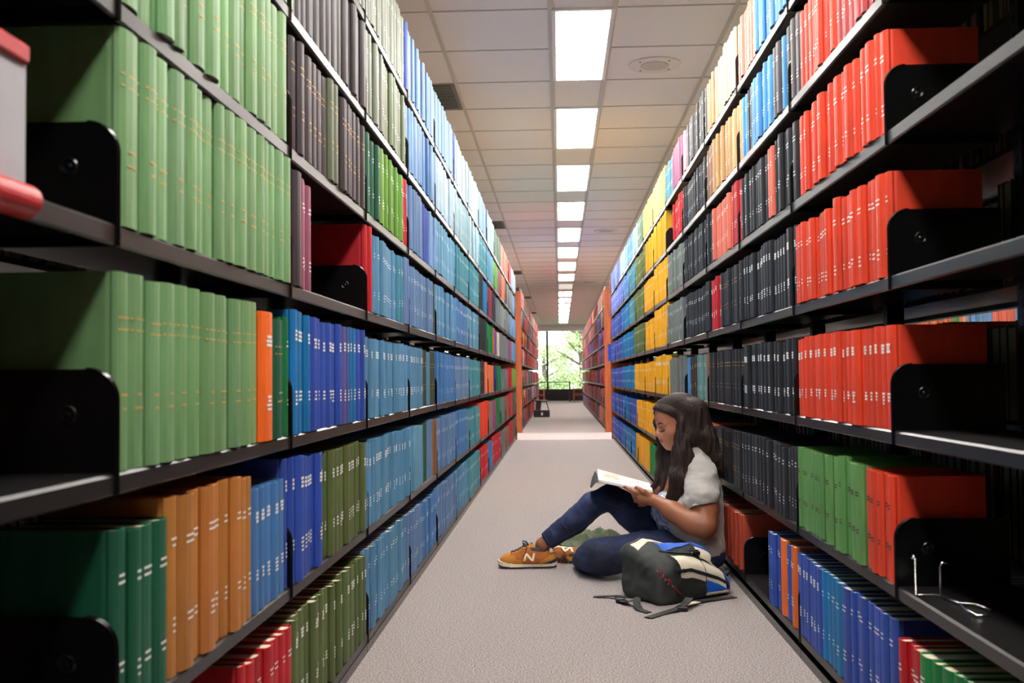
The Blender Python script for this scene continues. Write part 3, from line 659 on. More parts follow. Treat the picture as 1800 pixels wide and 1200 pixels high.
for s in (-1, 1):
    mb = MB()
    pts = [on_face(.07, s*(.013+.033*k/8), -.0075-.004*math.sin(k/8*math.pi)+.003*k/8) for k in range(9)]
    mb.tube([tuple(p-PL) for p in pts], [.0008]+[.0015]*6+[.0018, .0006], 6)
    for k in range(2, 9):
        p = pts[k]; tip = p+.007*F_-.006*U_+s*.003*B_; mb.tube([tuple(p-PL), tuple((p+tip)/2-.001*U_-PL), tuple(tip-PL)], [.0007, .0005, .0002], 4)
    mb.build('eyelashes', M['brow'], person)
    mb = MB(); pts = [on_face(.07, s*(.012+.036*k/8), .0225+.0065*math.sin(min(1, k/6)*math.pi/2)-.006*max(0, k-5)/3) for k in range(9)]
    mb.tube([tuple(p-PL) for p in pts], [.0016, .0030, .0034, .0034, .0032, .0028, .0024, .0018, .0008], 8, flat=.9)
    mb.build('eyebrow', M['brow'], person)
for p, nrm in ((P(1098.5, 855, 4.387), 0), (P(1119.5, 855.3, 4.393), 0)):
    f = Field(p-.014, p+.014, .0012); f.ell(p, (.0078, .0052, .0042)); v, q = f.mesh(); pmk('fingernail', v, q, M['nail'], person)
# hair
hf = Field((.20, 4.25, .28), (.84, 4.80, .86), .003)
hf.ell(H(-.016, 0, .038), np.array((.110, .089, .096))*HS, HF)
hf.ell(H(.035, 0, .060), np.array((.066, .075, .058))*HS, HF, .02)
a_ = math.radians(-14); HR = np.array([[math.cos(a_), 0, math.sin(a_)], [0, 1, 0], [-math.sin(a_), 0, math.cos(a_)]])@HF
hf.ell(H(.106, .0, -.030), np.array((.100, .16, .128))*HS, HR, .006, 's')
hf.cone(H(.1, 0, .083), H(-.09, .006, .142), .003, .0022, .004, 's')                     # the parting
def strand(cols, Ys, rs, k=.024):
    for Y in Ys: hf.chain([P(x, y, Y+dy) for x, y, dy in cols], rs, k)
strand([(1206, 724, .01), (1202, 770, -.01), (1200, 800, -.03), (1192, 840, -.05), (1180, 884, -.05)], (4.455, 4.475), [.030, .030, .030, .024, .007])
strand([(1198, 745, 0), (1196, 790, -.03), (1187, 835, -.05), (1171, 878, -.05)], (4.455,), [.022, .020, .018, .005])
strand([(1210, 800, -.02), (1200, 845, -.05), (1190, 888, -.05)], (4.45,), [.022, .018, .005])
strand([(1216, 726, .02), (1226, 765, 0), (1232, 785, 0)], (4.46, 4.50, 4.55), [.05, .05, .03])
strand([(1222, 722, .0), (1239, 770, 0), (1254, 800, 0), (1268, 824, 0), (1281, 852, 0)], (4.46, 4.50, 4.54, 4.58), [.05, .042, .028, .018, .004])
strand([(1240, 765, 0), (1262, 805, 0), (1277, 838, 0)], (4.44,), [.03, .018, .004])
strand([(1176, 735, .0), (1166, 770, .02), (1163, 800, .02), (1158, 835, 0), (1148, 858, 0)], (4.60,), [.030, .020, .021, .015, .004])
strand([(1186, 760, .0), (1181, 800, .0), (1174, 838, -.01), (1160, 868, -.02)], (4.58, 4.61), [.03, .028, .022, .005])
strand([(1166, 712, .0), (1156, 724, .01), (1153.5, 742, .02), (1157, 764, .02)], (4.585,), [.020, .013, .011, .012])
V, Q = hf.mesh(); V0 = V; V = ripple(V, Q, .010, (60, 60, 7), 3); V = ripple(V, Q, .004, (190, 190, 12), 9); k_ = np.clip(((V0-HO)@U_-.02)/.06, 0, .85)[:, None]; V = V*(1-k_)+V0*k_; V = relax(V, Q, 1)
V[:, 0] = np.minimum(V[:, 0], .684)
hair = pmk('hair', V, Q, M['hair'], person); hb = BVHTree.FromPolygons(V.tolist(), Q.tolist())
rg = random.Random(8); mb = MB(); HC0 = H(-.005, 0, .02)
for n in range(150):                                                   # combed locks from the parting to the temple
    a0 = rg.uniform(-.06, .085); sd_ = -1 if n % 4 == 0 else 1; a1 = -.012-.06*(.085-a0)/.145+rg.uniform(-.006, .006); pts = []
    for k in range(11):
        t = k/10*rg.uniform(.97, 1); dr = np.array([a0*(1-t)+a1*t+.004, sd_*.10*math.sin(t*1.45), .10*math.cos(t*1.45)+.01]); dr = dr[0]*F_+dr[1]*B_+dr[2]*U_; dr /= np.linalg.norm(dr)
        h = hb.ray_cast(Vector(HC0+dr*.3), Vector(-dr))
        if h[0] is not None and (np.array(h[0])-HC0)@dr > .07: pts.append(tuple(np.array(h[0])+dr*.0004-PL))
    if len(pts) > 5: mb.tube(pts, [.0006]+[.0013]*(len(pts)-2)+[.0005], 5)
mb.build('combed_hair', M['hair'], person)
rg = random.Random(5); mb = MB()
paths = [[(1203, 740, -.09), (1200, 800, -.12), (1190, 845, -.14), (1178, 893, -.14)], [(1238, 745, -.06), (1258, 795, -.06), (1272, 825, -.04), (1284, 858, -.03)],
         [(1178, 770, .06), (1170, 815, .05), (1158, 845, .04), (1144, 862, .03)], [(1212, 760, -.10), (1205, 820, -.12), (1196, 860, -.13), (1190, 893, -.13)]]
for n in range(170):
    pth = paths[n % 4]; dx, dY = rg.uniform(-13, 13), rg.uniform(-.02, .05); pts = []
    for i, (x, y, o_) in enumerate(pth):
        sc_ = (1, .9, .7, .35)[i]; pts.append(P(x+dx*sc_+rg.uniform(-1, 1), y+rg.uniform(-3, 3), 4.55+o_+dY))
    fine = []
    for i in range(3):
        for k in range(4): fine.append(pts[i]*(1-k/4)+pts[i+1]*k/4)
    fine.append(pts[3]); fine = [fine[0]]+[(fine[i-1]+fine[i]*2+fine[i+1])/4 for i in range(1, len(fine)-1)]+[fine[-1]]
    fine = [V3(min(p[0], .682), p[1], p[2]) for p in fine]
    mb.tube([tuple(p-PL) for p in fine], [.0012]*(len(fine)-1)+[.0004], 4)
mb.build('loose_hair', M['hair'], person)
# t-shirt
sf = Field((.25, 4.15, .0), (.84, 4.95, .56), .004)
sf.ell(P(1224, 858, 4.53), (.105, .185, .10), None, .05); sf.ell(P(1213, 905, 4.53), (.148, .19, .12), None, .05); sf.ell(P(1232, 952, 4.53), (.108, .20, .105), None, .05)
sf.cone(P(1172, 893, 4.46), P(1172, 893, 4.60), .058, .058, .05); sf.cone(P(1225, 838, 4.40), P(1222, 838, 4.66), .052, .052, .04)
sf.cone(P(1255, 880, 4.5), P(1258, 960, 4.5), .05, .045, .05); sf.cone(P(1255, 880, 4.62), P(1258, 960, 4.62), .05, .045, .05)
sf.chain([P(1190, 935, 4.50), P(1235, 970, 4.44)], [.055, .05], .04)
sf.chain([P(1234, 842, 4.385), P(1232, 868, 4.335), P(1231, 878, 4.315)], [.060, .066, .071], .022)
sf.chain([P(1226, 800, 4.46), P(1236, 836, 4.40)], [.040, .055], .03); sf.chain([P(1234, 800, 4.53), P(1240, 836, 4.53)], [.045, .06], .03)
sf.chain([P(1212, 842, 4.67), P(1206, 868, 4.71), P(1202, 895, 4.74)], [.058, .062, .066], .03)
sf.cone(H(-.005, 0, -.05), P(1200, 822, 4.52), .050, .058, .012, 's')                     # neck opening
c0 = P(1231, 897, 4.30); ax = P(1231, 902, 4.295)-P(1232, 868, 4.335); ax /= np.linalg.norm(ax)
sf.cone(P(1234, 886, 4.31), P(1240, 925, 4.275), .0585, .064, .004, 's')
V, Q = sf.mesh(); V = relax(V, Q, 1)
def folds(V, Q, segs, amp):
    """raised cloth folds along world segments"""
    N, _ = normals(V, Q); d = np.zeros(len(V))
    for a, b, r, s in segs:
        a, b = np.array(a), np.array(b); ab = b-a; t = np.clip(((V-a)@ab)/(ab@ab), 0, 1); dist = np.linalg.norm(V-(a+t[:, None]*ab), axis=1); d += s*np.exp(-(dist/r)**2)*np.sin(np.pi*np.clip(t*.9+.05, 0, 1))
    return V+N*(d*amp)[:, None]
V = folds(V, Q, [(P(1257, 862, 4.33), P(1262, 905, 4.33), .010, -1), (P(1265, 870, 4.36), P(1268, 960, 4.38), .010, 1), (P(1205, 850, 4.36), P(1198, 905, 4.36), .010, -1),
                 (P(1160, 925, 4.42), P(1250, 965, 4.36), .009, 1), (P(1175, 920, 4.40), P(1262, 945, 4.36), .009, -1), (P(1195, 945, 4.40), P(1265, 975, 4.36), .008, 1),
                 (P(1262, 915, 4.36), P(1225, 950, 4.34), .009, 1), (P(1210, 856, 4.32), P(1250, 852, 4.32), .008, -1), (P(1212, 880, 4.28), P(1250, 872, 4.28), .007, 1)], .011)
V = ripple(V, Q, .009, (13, 10, 26), 4); V = ripple(V, Q, .004, (36, 24, 50), 8); V[:, 2] = np.maximum(V[:, 2], .004)
V[:, 0] = np.minimum(V[:, 0], .687)
shirt = pmk('t_shirt', V, Q, M['shirt'], person)
N, FN = normals(V, Q); c = V[Q].mean(1); uv = np.array([((p-CAMPOS)@RT/((p-CAMPOS)@FW)*FPX+900, 600-(p-CAMPOS)@UP/((p-CAMPOS)@FW)*FPX) for p in c])
ym = 4.53
keep = (FN[:, 0] < -.12) & (np.abs(c[:, 1]-ym) < .135) & (c[:, 2] > .20) & (c[:, 2] < .395)
a_, b_ = patch(V, Q, keep, .0012, .0015); pm = pmk('shirt_print', a_, b_, M['print'], shirt); pm['label'] = 'blue and white print on the chest'
# jeans
jf = Field((-.12, 4.10, -.005), (.80, 4.98, .46), .004)
jf.ell(P(1232, 965, 4.54), (.115, .20, .09), None, .04)
jf.chain([P(1205, 962, 4.46), P(1130, 972, 4.44), P(1062, 976, 4.40)], [.088, .086, .073], .03)
jf.chain([P(1062, 978, 4.40), P(1046, 978, 4.43), P(1034, 981, 4.53), P(1023, 984, 4.645)], [.074, .066, .055, .042], .03)
jf.chain([P(1185, 945, 4.62), P(1120, 905, 4.63), P(1072, 872, 4.64)], [.088, .080, .056], .02)
jf.chain([P(1070, 874, 4.64), P(1040, 888, 4.64), P(1010, 916, 4.65), P(961, 951, 4.68)], [.056, .056, .055, .041], .012)
ca, cb = P(961, 951, 4.68), P(1010, 916, 4.65); ax = (ca-cb)/np.linalg.norm(ca-cb)
jf.put(lambda X, Y, Z: np.maximum(-((X-ca[0])*ax[0]+(Y-ca[1])*ax[1]+(Z-ca[2])*ax[2])-.004, np.sqrt((X-ca[0])**2+(Y-ca[1])**2+(Z-ca[2])**2)-.10), ca-.11, ca+.11, .002, 's')
jf.cone(P(975, 941, 4.675), P(945, 962, 4.69), .036, .036, .003, 's')
V, Q = jf.mesh(); V = ripple(V, Q, .005, (14, 14, 18), 2); V = ripple(V, Q, .0018, (45, 45, 45), 6)
V = folds(V, Q, [(P(1060, 905, 4.60), P(1100, 880, 4.57), .008, 1), (P(1058, 912, 4.58), P(1078, 895, 4.57), .006, -1), (P(985, 915, 4.62), P(1000, 938, 4.60), .006, 1), (P(965, 925, 4.64), P(978, 952, 4.62), .005, 1),
                 (P(1125, 940, 4.36), P(1150, 985, 4.36), .006, 1), (P(1100, 942, 4.36), P(1108, 975, 4.35), .006, -1), (P(1170, 940, 4.36), P(1185, 985, 4.36), .008, 1)], .005)
V[:, 2] = np.maximum(V[:, 2], .003); V[:, 0] = np.minimum(V[:, 0], .685)
jeans = pmk('jeans', V, Q, M['jeans'], person); jb = BVHTree.FromPolygons(V.tolist(), Q.tolist())
def seam(pts, name='seam'):
    mb = MB(); out = []
    for i in range(len(pts)-1):
        for k in range(10):
            x = pts[i][0]*(1-k/10)+pts[i+1][0]*k/10; y = pts[i][1]*(1-k/10)+pts[i+1][1]*k/10; d = FW+(x-900)/FPX*RT-(y-600)/FPX*UP
            h = jb.ray_cast(Vector(CAMPOS), Vector(d)); 
            if h[0] is not None: out.append(np.array(h[0])-PL+V3(0, -.0004, 0))
    if len(out) > 3: mb.tube([tuple(p) for p in out], .0012, 5); mb.build(name, M['seam'], jeans)
seam([(968, 957), (990, 946), (1020, 930), (1045, 910), (1062, 890)]); seam([(1066, 884), (1090, 892), (1115, 915), (1128, 934)]); seam([(955, 937), (962, 950), (968, 962)])

# shoes
def make_shoe(name, label, M4, lp):
    """local: x heel->toe, y sideways, z up; M4 places it in the person's frame"""
    root = bpy.data.objects.new(name, None); COL.objects.link(root); root.parent = person; root.matrix_basis = M4; root['label'] = label
    f = Field((-.02, -.06, -.01), (.28, .06, .14), .0018)
    f.chain([(.036, 0, .040), (.034, 0, .066)], [.034, .027], .02); f.chain([(.085, 0, .045), (.085, 0, .060)], [.037, .030], .02)
    f.chain([(.085, 0, .055), (.13, 0, .056), (.20, 0, .030)], [.034, .033, .028], .03); f.ell((.195, 0, .030), (.058, .043, .030), None, .03); f.ell((.10, 0, .03), (.09, .040, .028), None, .03)
    f.chain([(.118, 0, .078), (.100, 0, .100)], [.020, .014], .012)
    f.cone((.060, 0, .075), (.055, 0, .12), .026, .032, .006, 's'); f.cone((.085, 0, .095), (.09, 0, .13), .020, .02, .006, 's')
    f.put(lambda X, Y, Z: Z-.020, (-.02, -.06, -.01), (.28, .06, .02), .002, 's')
    V, Q = f.mesh(); V = relax(V, Q, 2); mk('upper', V, Q, M['suede2'], root); b = BVHTree.FromPolygons(V.tolist(), Q.tolist())
    N, FN = normals(V, Q); c = V[Q].mean(1); x, y, z = c.T
    def p_(nm, keep, m, off=.0012, th=.0018):
        if keep.any(): v, q = patch(V, Q, keep, off, th); mk(nm, v, q, m, root)
    out = FN[:, 2] > -.5
    p_('toe_cap', out & ((x > .205) | ((x > .15) & (z < .036+.25*(x-.15)*.6)) | ((x > .185) & (z < .056))), M['suede'])
    p_('heel_panel', out & (x < .075) & (z < .070-.55*x) & ~((x < .065) & (z < .036-.25*x)), M['suede'])
    p_('heel_clip', out & (x < .075) & (z < .042-.32*x), M['navy'], .0028, .003)
    p_('heel_tab', out & (x < .030) & (z > .066) & (z < .092), M['cream'], .0022, .003)
    p_('eyestay', out & (x > .095) & (x < .19) & (np.abs(y) > .010) & (np.abs(y) < .024) & (FN[:, 2] > .25), M['suede'])
    p_('collar', (x > .01) & (x < .115) & (z > .073+.1*np.abs(x-.06)) & (FN[:, 2] > .3) & (x > .03), M['navy'], .001, .002)
    # letter on each side
    for sgn in (-1, 1):
        s = .030; bars = []
        def q4(a, b_, w_): return [(a[0]-w_, a[1]), (a[0]+w_, a[1]), (b_[0]+w_, b_[1]), (b_[0]-w_, b_[1])]
        cx, cz = .122, .051
        L_ = [q4((-.022, -.017), (-.014, .017), .0048), q4((-.0135, .017), (.0145, -.017), .0062), q4((.014, -.017), (.022, .017), .0048)]
        if sgn > 0: pass
        flip = -1                                                     # reads left to right from outside
        decal(b, [(quad, 4, 10) for quad in L_], lambda u, w_: (cx+(u*flip if sgn*lp > 0 else -u*flip)*1.0, sgn*.08, cz+w_), (0, -sgn, 0), .0016, 'letter_logo', M['cream'], root)
    # sole
    prof = [(0, .0), (.004, .018), (.02, .031), (.06, .035), (.11, .034), (.16, .040), (.20, .043), (.235, .036), (.252, .022), (.258, 0)]
    ring = [(a, w_) for a, w_ in prof]+[(a, -w_) for a, w_ in reversed(prof[1:-1])]
    def slab(z0, z1, g, nm, m):
        mb = MB(); n = len(ring); v = []
        for zf in (z0, z1):
            for a, w_ in ring:
                rock = .010*max(0, (a-.20)/.058)**2+.003*max(0, (.03-a)/.03)
                v.append((.129+(a-.129)*(1+g), w_*(1+g*2), zf+rock))
        mb.add(v, [tuple(range(n)), tuple(range(2*n-1, n-1, -1))]+[(i, n+i, n+(i+1) % n, (i+1) % n) for i in range(n)]); mb.build(nm, m, root)
    slab(.0, .007, .02, 'outsole', M['sole']); slab(.007, .024, .03, 'midsole', M['cream'])
    # laces
    mb = MB()
    for k in range(5):
        x0 = .125+.016*k
        for sgn in (-1, 1):
            pts = []
            for j in range(7):
                t = j/6; px_, py_ = x0+.012*t, sgn*(.017-.034*t); h = b.ray_cast(Vector((px_, py_, .2)), Vector((0, 0, -1)))
                if h[0] is not None: pts.append((px_, py_, h[0].z+.003))
            if len(pts) > 2: mb.tube(pts, .0022, 6)
    for sgn in (-1, 1):
        mb.tube([(.122, 0, .098), (.135, sgn*.018, .112), (.150, sgn*.032, .110), (.146, sgn*.034, .097), (.130, sgn*.016, .094), (.122, 0, .097)], .0028, 6)
        mb.tube([(.122, 0, .097), (.132, sgn*.028, .088), (.140, sgn*.040, .066), (.150, sgn*.044, .052)], .0024, 6)
    mb.build('lace', M['navy'], root)
    return root
def frame4(o, x, y, z):
    m = Matrix.Identity(4)
    for i, c in enumerate((x, y, z)):
        c = Vector(c).normalized()
        for j in range(3): m[j][i] = c[j]
    for j in range(3): m[j][3] = o[j]
    return m
hA = at(978, 999, Z=0); oA = hA-PL+V3(0, .040, .0012)
make_shoe('shoe', 'tan running shoe planted flat on the carpet', frame4(oA, (-1, -.05, 0), (.05, -1, 0), (0, 0, 1)), 1)
zz = Vector((.05, -.93, -.22)).normalized(); xx = Vector((-1, 0, .04)); xx = (xx-zz*xx.dot(zz)).normalized(); yy = zz.cross(xx)
cB = P(1042, 974, 4.86)-PL
make_shoe('shoe', 'tan running shoe lying on its side, tucked under the other leg', frame4(cB, xx, yy, zz), -1)

# ------------------------------------------------------------------ open book on her knee
def surf_strip(mb, rows, mi=0):
    n = len(rows[0]); v = [tuple(p) for r in rows for p in r]
    mb.add(v, [(i*n+j, i*n+j+1, (i+1)*n+j+1, (i+1)*n+j) for i in range(len(rows)-1) for j in range(n-1)], None, mi)
NLc, NRc, FLc, FRc = P(1052, 842.5, 4.42), P(1147, 861.5, 4.40), P(1050, 824, 4.72), P(1141, 849, 4.70)
ob = empty('open_book', 'open paperback with white pages held on her raised knee', 'book', None, tuple((NLc+FRc)/2)); OC = (NLc+FRc)/2
def bp(s, t, h):                                                      # s along the page 0 left..1 right, t 0 near..1 far
    p = (NLc*(1-t)+FLc*t)*(1-s)+(NRc*(1-t)+FRc*t)*s; v_ = abs(t-.5)*2; lift = -.016*(1-v_)**3+.006*math.sin(math.pi*v_); return p+V3(0, 0, lift+h)-OC
for half, (t0, t1) in enumerate(((0, .497), (.503, 1))):
    mb = MB(); n = 10; tt = [t0+(t1-t0)*k/n for k in range(n+1)]
    top = [[bp(s, t, 0) for t in tt] for s in (0, .5, 1)]; bot = [[bp(s, t, -.011) for t in tt] for s in (0, .5, 1)]
    surf_strip(mb, [r[::-1] for r in top]); surf_strip(mb, bot)
    surf_strip(mb, [top[0], bot[0]]); surf_strip(mb, [bot[2], top[2]]); surf_strip(mb, [[r[0] for r in top][::-1], [r[0] for r in bot][::-1]]); surf_strip(mb, [[r[-1] for r in top], [r[-1] for r in bot]])
    mb.build('page_block', M['mag'], ob, smooth=False)
    tx = MB(); rr = random.Random(half)
    for k in range(15):
        s0 = .10+.055*k; a, b_ = t0+.05, t1-.05
        if half == 1 and k < 5: a = (t0+t1)/2+.02
        if half == 0 and k > 10: b_ = (t0+t1)/2
        x_ = a
        while x_ < b_-.02:
            wl = min(rr.uniform(.02, .06), b_-x_); surf_strip(tx, [[bp(s0, x_+wl, .0008), bp(s0, x_, .0008)], [bp(s0+.016, x_+wl, .0008), bp(s0+.016, x_, .0008)]]); x_ += wl+.012
    tx.build('printed_text', M['textink'], ob)
mb = MB(); tt = [.54+.20*k/4 for k in range(5)]; surf_strip(mb, [[bp(s, t, .001) for t in reversed(tt)] for s in (.10, .24, .40)]); mb.build('picture', M['peach'], ob)
mb = MB(); tt = [k/16 for k in range(17)]
surf_strip(mb, [[bp(s, t, -.012) for t in reversed(tt)] for s in (-.02, .5, 1.02)]); surf_strip(mb, [[bp(s, t, -.0135) for t in tt] for s in (-.02, .5, 1.02)]); mb.build('cover', M['magcover'], ob)
mb = MB(); a = [P(1046, 827, 4.72)-OC, P(1052, 844, 4.42)-OC]; b_ = [P(1037, 856, 4.68)-OC, P(1039, 857, 4.52)-OC]
mid = [(a[0]+b_[0])/2+V3(-.003, 0, .002), (a[1]+b_[1])/2+V3(-.003, 0, .002)]
surf_strip(mb, [a, mid, b_]); surf_strip(mb, [[p+V3(.002, 0, -.001) for p in r][::-1] for r in (a, mid, b_)]); mb.build('cover_flap', M['magcover'], ob)
mb = MB(); mb.tube([bp(-.01, .05, -.006), bp(-.012, .5, -.02), bp(-.01, .9, -.006)], .0018, 6); mb.build('red_edge', M['red'], ob)

# ------------------------------------------------------------------ backpack
O = at(1160, 1067, Z=0); E_ = at(1293, 1047, Z=0); u = E_-O; LP = np.linalg.norm(u); u /= LP; v_ = V3(-u[1], u[0], 0); PO = O
bpk = empty('backpack', 'black, cream and blue backpack lying on the carpet beside the woman', 'backpack', None, tuple(PO))
RB = np.array([u, v_, V3(0, 0, 1)])
pf = Field((-.06, -.05, -.004), (LP+.06, .34, .27), .0026)              # in the pack's own axes
WD = .255
def hgt(X): return np.interp(X, [0, .08, .16, .30, LP], [.165, .185, .175, .115, .070])
def tapered(X, Y, Z):
    r = .030; hh = hgt(X)*(.80+.38*np.clip(Y/WD, 0, 1))+.010*np.sin(np.clip(Y/WD, 0, 1)*np.pi); wn = .125-.02*np.clip(X/LP, 0, 1)
    q = [np.abs(X-LP/2)-(LP/2-r), np.abs(Y-WD/2)-(wn-r), np.abs(Z-hh/2)-(hh/2-r)]
    return np.sqrt(sum(np.maximum(k, 0)**2 for k in q))+np.minimum(np.maximum(np.maximum(q[0], q[1]), q[2]), 0)-r
pf.put(tapered, (-.03, -.02, 0), (LP+.03, .30, .23), .01)
pf.ell((.20, .14, .130), (.15, .085, .060), None, .03)                 # bulging front pocket
V, Q = pf.mesh(); V = ripple(V, Q, .012, (9, 9, 14), 11); V = ripple(V, Q, .004, (26, 26, 30), 5); V[:, 2] = np.maximum(V[:, 2], .003)
V = folds(V, Q, [((.02, -.01, .13), (.10, 0, .02), .012, 1), ((.06, -.01, .15), (.16, 0, .05), .010, -1), ((.20, -.01, .09), (.26, 0, .03), .010, 1), ((-.01, .05, .15), (-.01, .15, .08), .012, 1)], .010)
def bmk(nm, V, Q, m, lab=None):
    o_ = mk(nm, V@RB, Q, m, bpk)
    if lab: o_['label'] = lab
    return o_
bmk('main_body', V, Q, M['packblack']); N, FN = normals(V, Q); c = V[Q].mean(1); x, y, z = c.T; hz = hgt(x)*(.80+.38*np.clip(y/WD, 0, 1)); nz = FN[:, 2]
tree = BVHTree.FromPolygons(V.tolist(), Q.tolist())
def ppatch(nm, keep, m, off=.002, th=.004):
    if keep.any(): a, b = patch(V, Q, keep, off, th); bmk(nm, a, b, m)
wob = .006*np.sin(x*40)
ppatch('bottom_panel', (x < .075+.03*np.sin(z*14)) & (z > .004), M['packgrey'])
ppatch('cream_trim', (x > .075) & (x < .335) & (y < .075) & (z > hz-.052+wob*.3) & (y < .055), M['packcream'])
ppatch('zipper', (x > .070) & (x < .345) & (z > hz-.030) & (z < hz-.019) & (y < .05), M['sole'], .005, .005)
ppatch('cream_top_panel', (nz > .2) & (x > .02) & (x < .33) & (y > .145+.04*np.sin(x*9)) & (y < .205), M['packcream'], .004, .006)
ppatch('blue_top_panel', (nz > .2) & (x > .09) & (x < .24) & (y > .085+.2*(x-.09)) & (y < .150+.12*(x-.10)), M['packblue'], .004, .006)
ppatch('second_blue_panel', (nz > .2) & (x > .26) & (x < .35) & (y > .10) & (y < .15), M['packblue'], .004, .006)
ppatch('second_cream_panel', (nz > .2) & (x > .24) & (x < .365) & (((y > .06) & (y < .095)) | ((y > .155) & (y < .20))), M['packcream'], .003, .005)
ppatch('blue_side_pocket', (x > .232) & (x < .352) & (y < .05) & (z < hz-.046) & (z > .024), M['packblue'], .003, .005)
ppatch('pocket_piping', (x > .232) & (x < .352) & (y < .05) & (z > .016) & (z < .024), M['packcream'], .004, .006)
ppatch('blue_end_panel', (x > .352) & (y < .10) & (z > .012), M['packblue'], .003, .005)
for xx_, hh_ in ((.083, .09), (.232, .06)):                           # piping round the pack
    ring_ = []
    for k in range(40):
        th_ = 2*math.pi*k/40; h = tree.ray_cast(Vector((xx_+.010*math.sin(th_), .12, hh_)), Vector((0, math.cos(th_), math.sin(th_))))
        if h[0] is not None: ring_.append(tuple(np.array(h[0])+V3(0, math.cos(th_), math.sin(th_))*.0008))
    mb = MB(); mb.tube(ring_+ring_[:1], .0026, 6, cap=False); mb.v = [tuple(np.array(p)@RB) for p in mb.v]; mb.build('piping', M['packblack'], bpk, smooth=True)
mb = MB()                                                             # haul loop at the top end
mb.tube([(LP-.01, .05, .075), (LP+.015, .06, .085), (LP+.03, .085, .06), (LP+.03, .12, .05), (LP+.0, .15, .06)], .009, 8, flat=.35)
def bb(mb, nm, m, lab=None):
    mb.v = [tuple(np.array(p)@RB) for p in mb.v]; o_ = mb.build(nm, m, bpk, smooth=False)
    if lab: o_['label'] = lab
bb(mb, 'haul_loop', M['packblack'])
mb = MB(); mb.box((.20, .055, .158), (.245, .085, .176), bev=.004).box((.206, .062, .176), (.239, .078, .180), bev=.001); bb(mb, 'buckle', M['darkmetal'])
mb = MB(); mb.tube([(.07, .085, .187), (.14, .075, .176), (.20, .07, .170), (.25, .07, .150), (.33, .075, .10)], .009, 8, flat=.3); bb(mb, 'compression_strap', M['packblack'])
def ribbon(pix, wid, nm, lift=.004, m='packblack'):
    mb = MB(); pts = []
    for x_, y_, z_ in pix: pts.append(at(x_, y_, Z=z_+lift)-PO)
    fine = []
    for i in range(len(pts)-1):
        for k in range(5): fine.append(pts[i]*(1-k/5)+pts[i+1]*k/5)
    fine.append(pts[-1]); fine = [fine[0]]+[(fine[i-1]+fine[i]*2+fine[i+1])/4 for i in range(1, len(fine)-1)]+[fine[-1]]
    tops, bots = [], []
    for i, p in enumerate(fine):
        t = fine[min(i+1, len(fine)-1)]-fine[max(i-1, 0)]; s_ = np.cross(t, V3(0, 0, 1)); s_ /= np.linalg.norm(s_)+1e-9
        tops.append([p-s_*wid, p+s_*wid]); bots.append([p-s_*wid-V3(0, 0, .003), p+s_*wid-V3(0, 0, .003)])
    surf_strip(mb, [r[::-1] for r in tops]); surf_strip(mb, bots); surf_strip(mb, [[a[0] for a in tops], [a[0] for a in bots]]); surf_strip(mb, [[a[1] for a in bots], [a[1] for a in tops]])
    return mb.build(nm, M[m], bpk)
ribbon([(1043, 1048, 0), (1064, 1047, .003), (1086, 1046, .01), (1104, 1050, .02)], .011, 'strap_tail')
ribbon([(1086, 1048, .012), (1098, 1057, .008), (1114, 1054, .02), (1122, 1049, .03)], .014, 'lower_strap')
ribbon([(1120, 1050, .03), (1119, 1060, .016), (1124, 1070, .002), (1140, 1076, 0)], .014, 'strap_tail')
ribbon([(1139, 1085, 0), (1165, 1077, .0), (1190, 1069, .006), (1204, 1060, .02), (1212, 1050, .035)], .016, 'shoulder_strap')
ribbon([(1198, 1066, .0), (1206, 1060, .004), (1225, 1056, .004), (1250, 1053, .002), (1291, 1048, 0)], .016, 'shoulder_strap')
ribbon([(1206, 1062, .006), (1216, 1059, .01), (1226, 1057, .008)], .013, 'strap_cream_lining', .006, 'packcream')
mb = MB(); c_ = at(1200, 1070, Z=.008)-PO; mb.box(c_-V3(.018, .014, .008), c_+V3(.018, .014, .010), bev=.003); mb.build('strap_buckle', M['darkmetal'], bpk)
mb = MB(); c_ = at(1090, 1054, Z=.012)-PO; mb.box(c_-V3(.016, .012, .012), c_+V3(.016, .012, .008), bev=.003); mb.build('strap_buckle', M['darkmetal'], bpk)
for i, (x0_, y0_, x1_, y1_) in enumerate(((1178, 1026, 1196, 1045),)):
    def onpack(x_, y_):
        d = FW+(x_-900)/FPX*RT-(y_-600)/FPX*UP; h = tree.ray_cast(Vector(RB@(CAMPOS-PO)), Vector(RB@d)); return (np.array(h[0])+V3(0, -.004, .002)) if h[0] is not None else RB@(at(x_, y_, Z=.03)-PO)
    mb = MB(); mb.tube([onpack(x0_, y0_), onpack((x0_+x1_)/2, (y0_+y1_)/2), onpack(x1_, y1_)], .0022, 6); bb(mb, 'red_cord', M['red'])
    rr = random.Random(3)
    for nm, m_, n_ in (('charm', M['chrome'], 7), ('charm', M['mauve'] if 'mauve' in M else M['red'], 6)):
        mb = MB()
        for k in range(n_):
            p = onpack(1157+k*4+rr.uniform(-3, 3), 1004+k*4.2+rr.uniform(-3, 3)); s_ = rr.uniform(.003, .006)
            vv = [(p[0]+s_, p[1], p[2]), (p[0]-s_, p[1], p[2]), (p[0], p[1], p[2]+s_*1.6), (p[0], p[1], p[2]-s_*1.6), (p[0], p[1]+s_*.5, p[2]), (p[0], p[1]-s_*.5, p[2])]
            mb.add(vv, [(0, 2, 5), (2, 1, 5), (1, 3, 5), (3, 0, 5), (2, 0, 4), (1, 2, 4), (3, 1, 4), (0, 3, 4)])
        bb(mb, nm, m_)

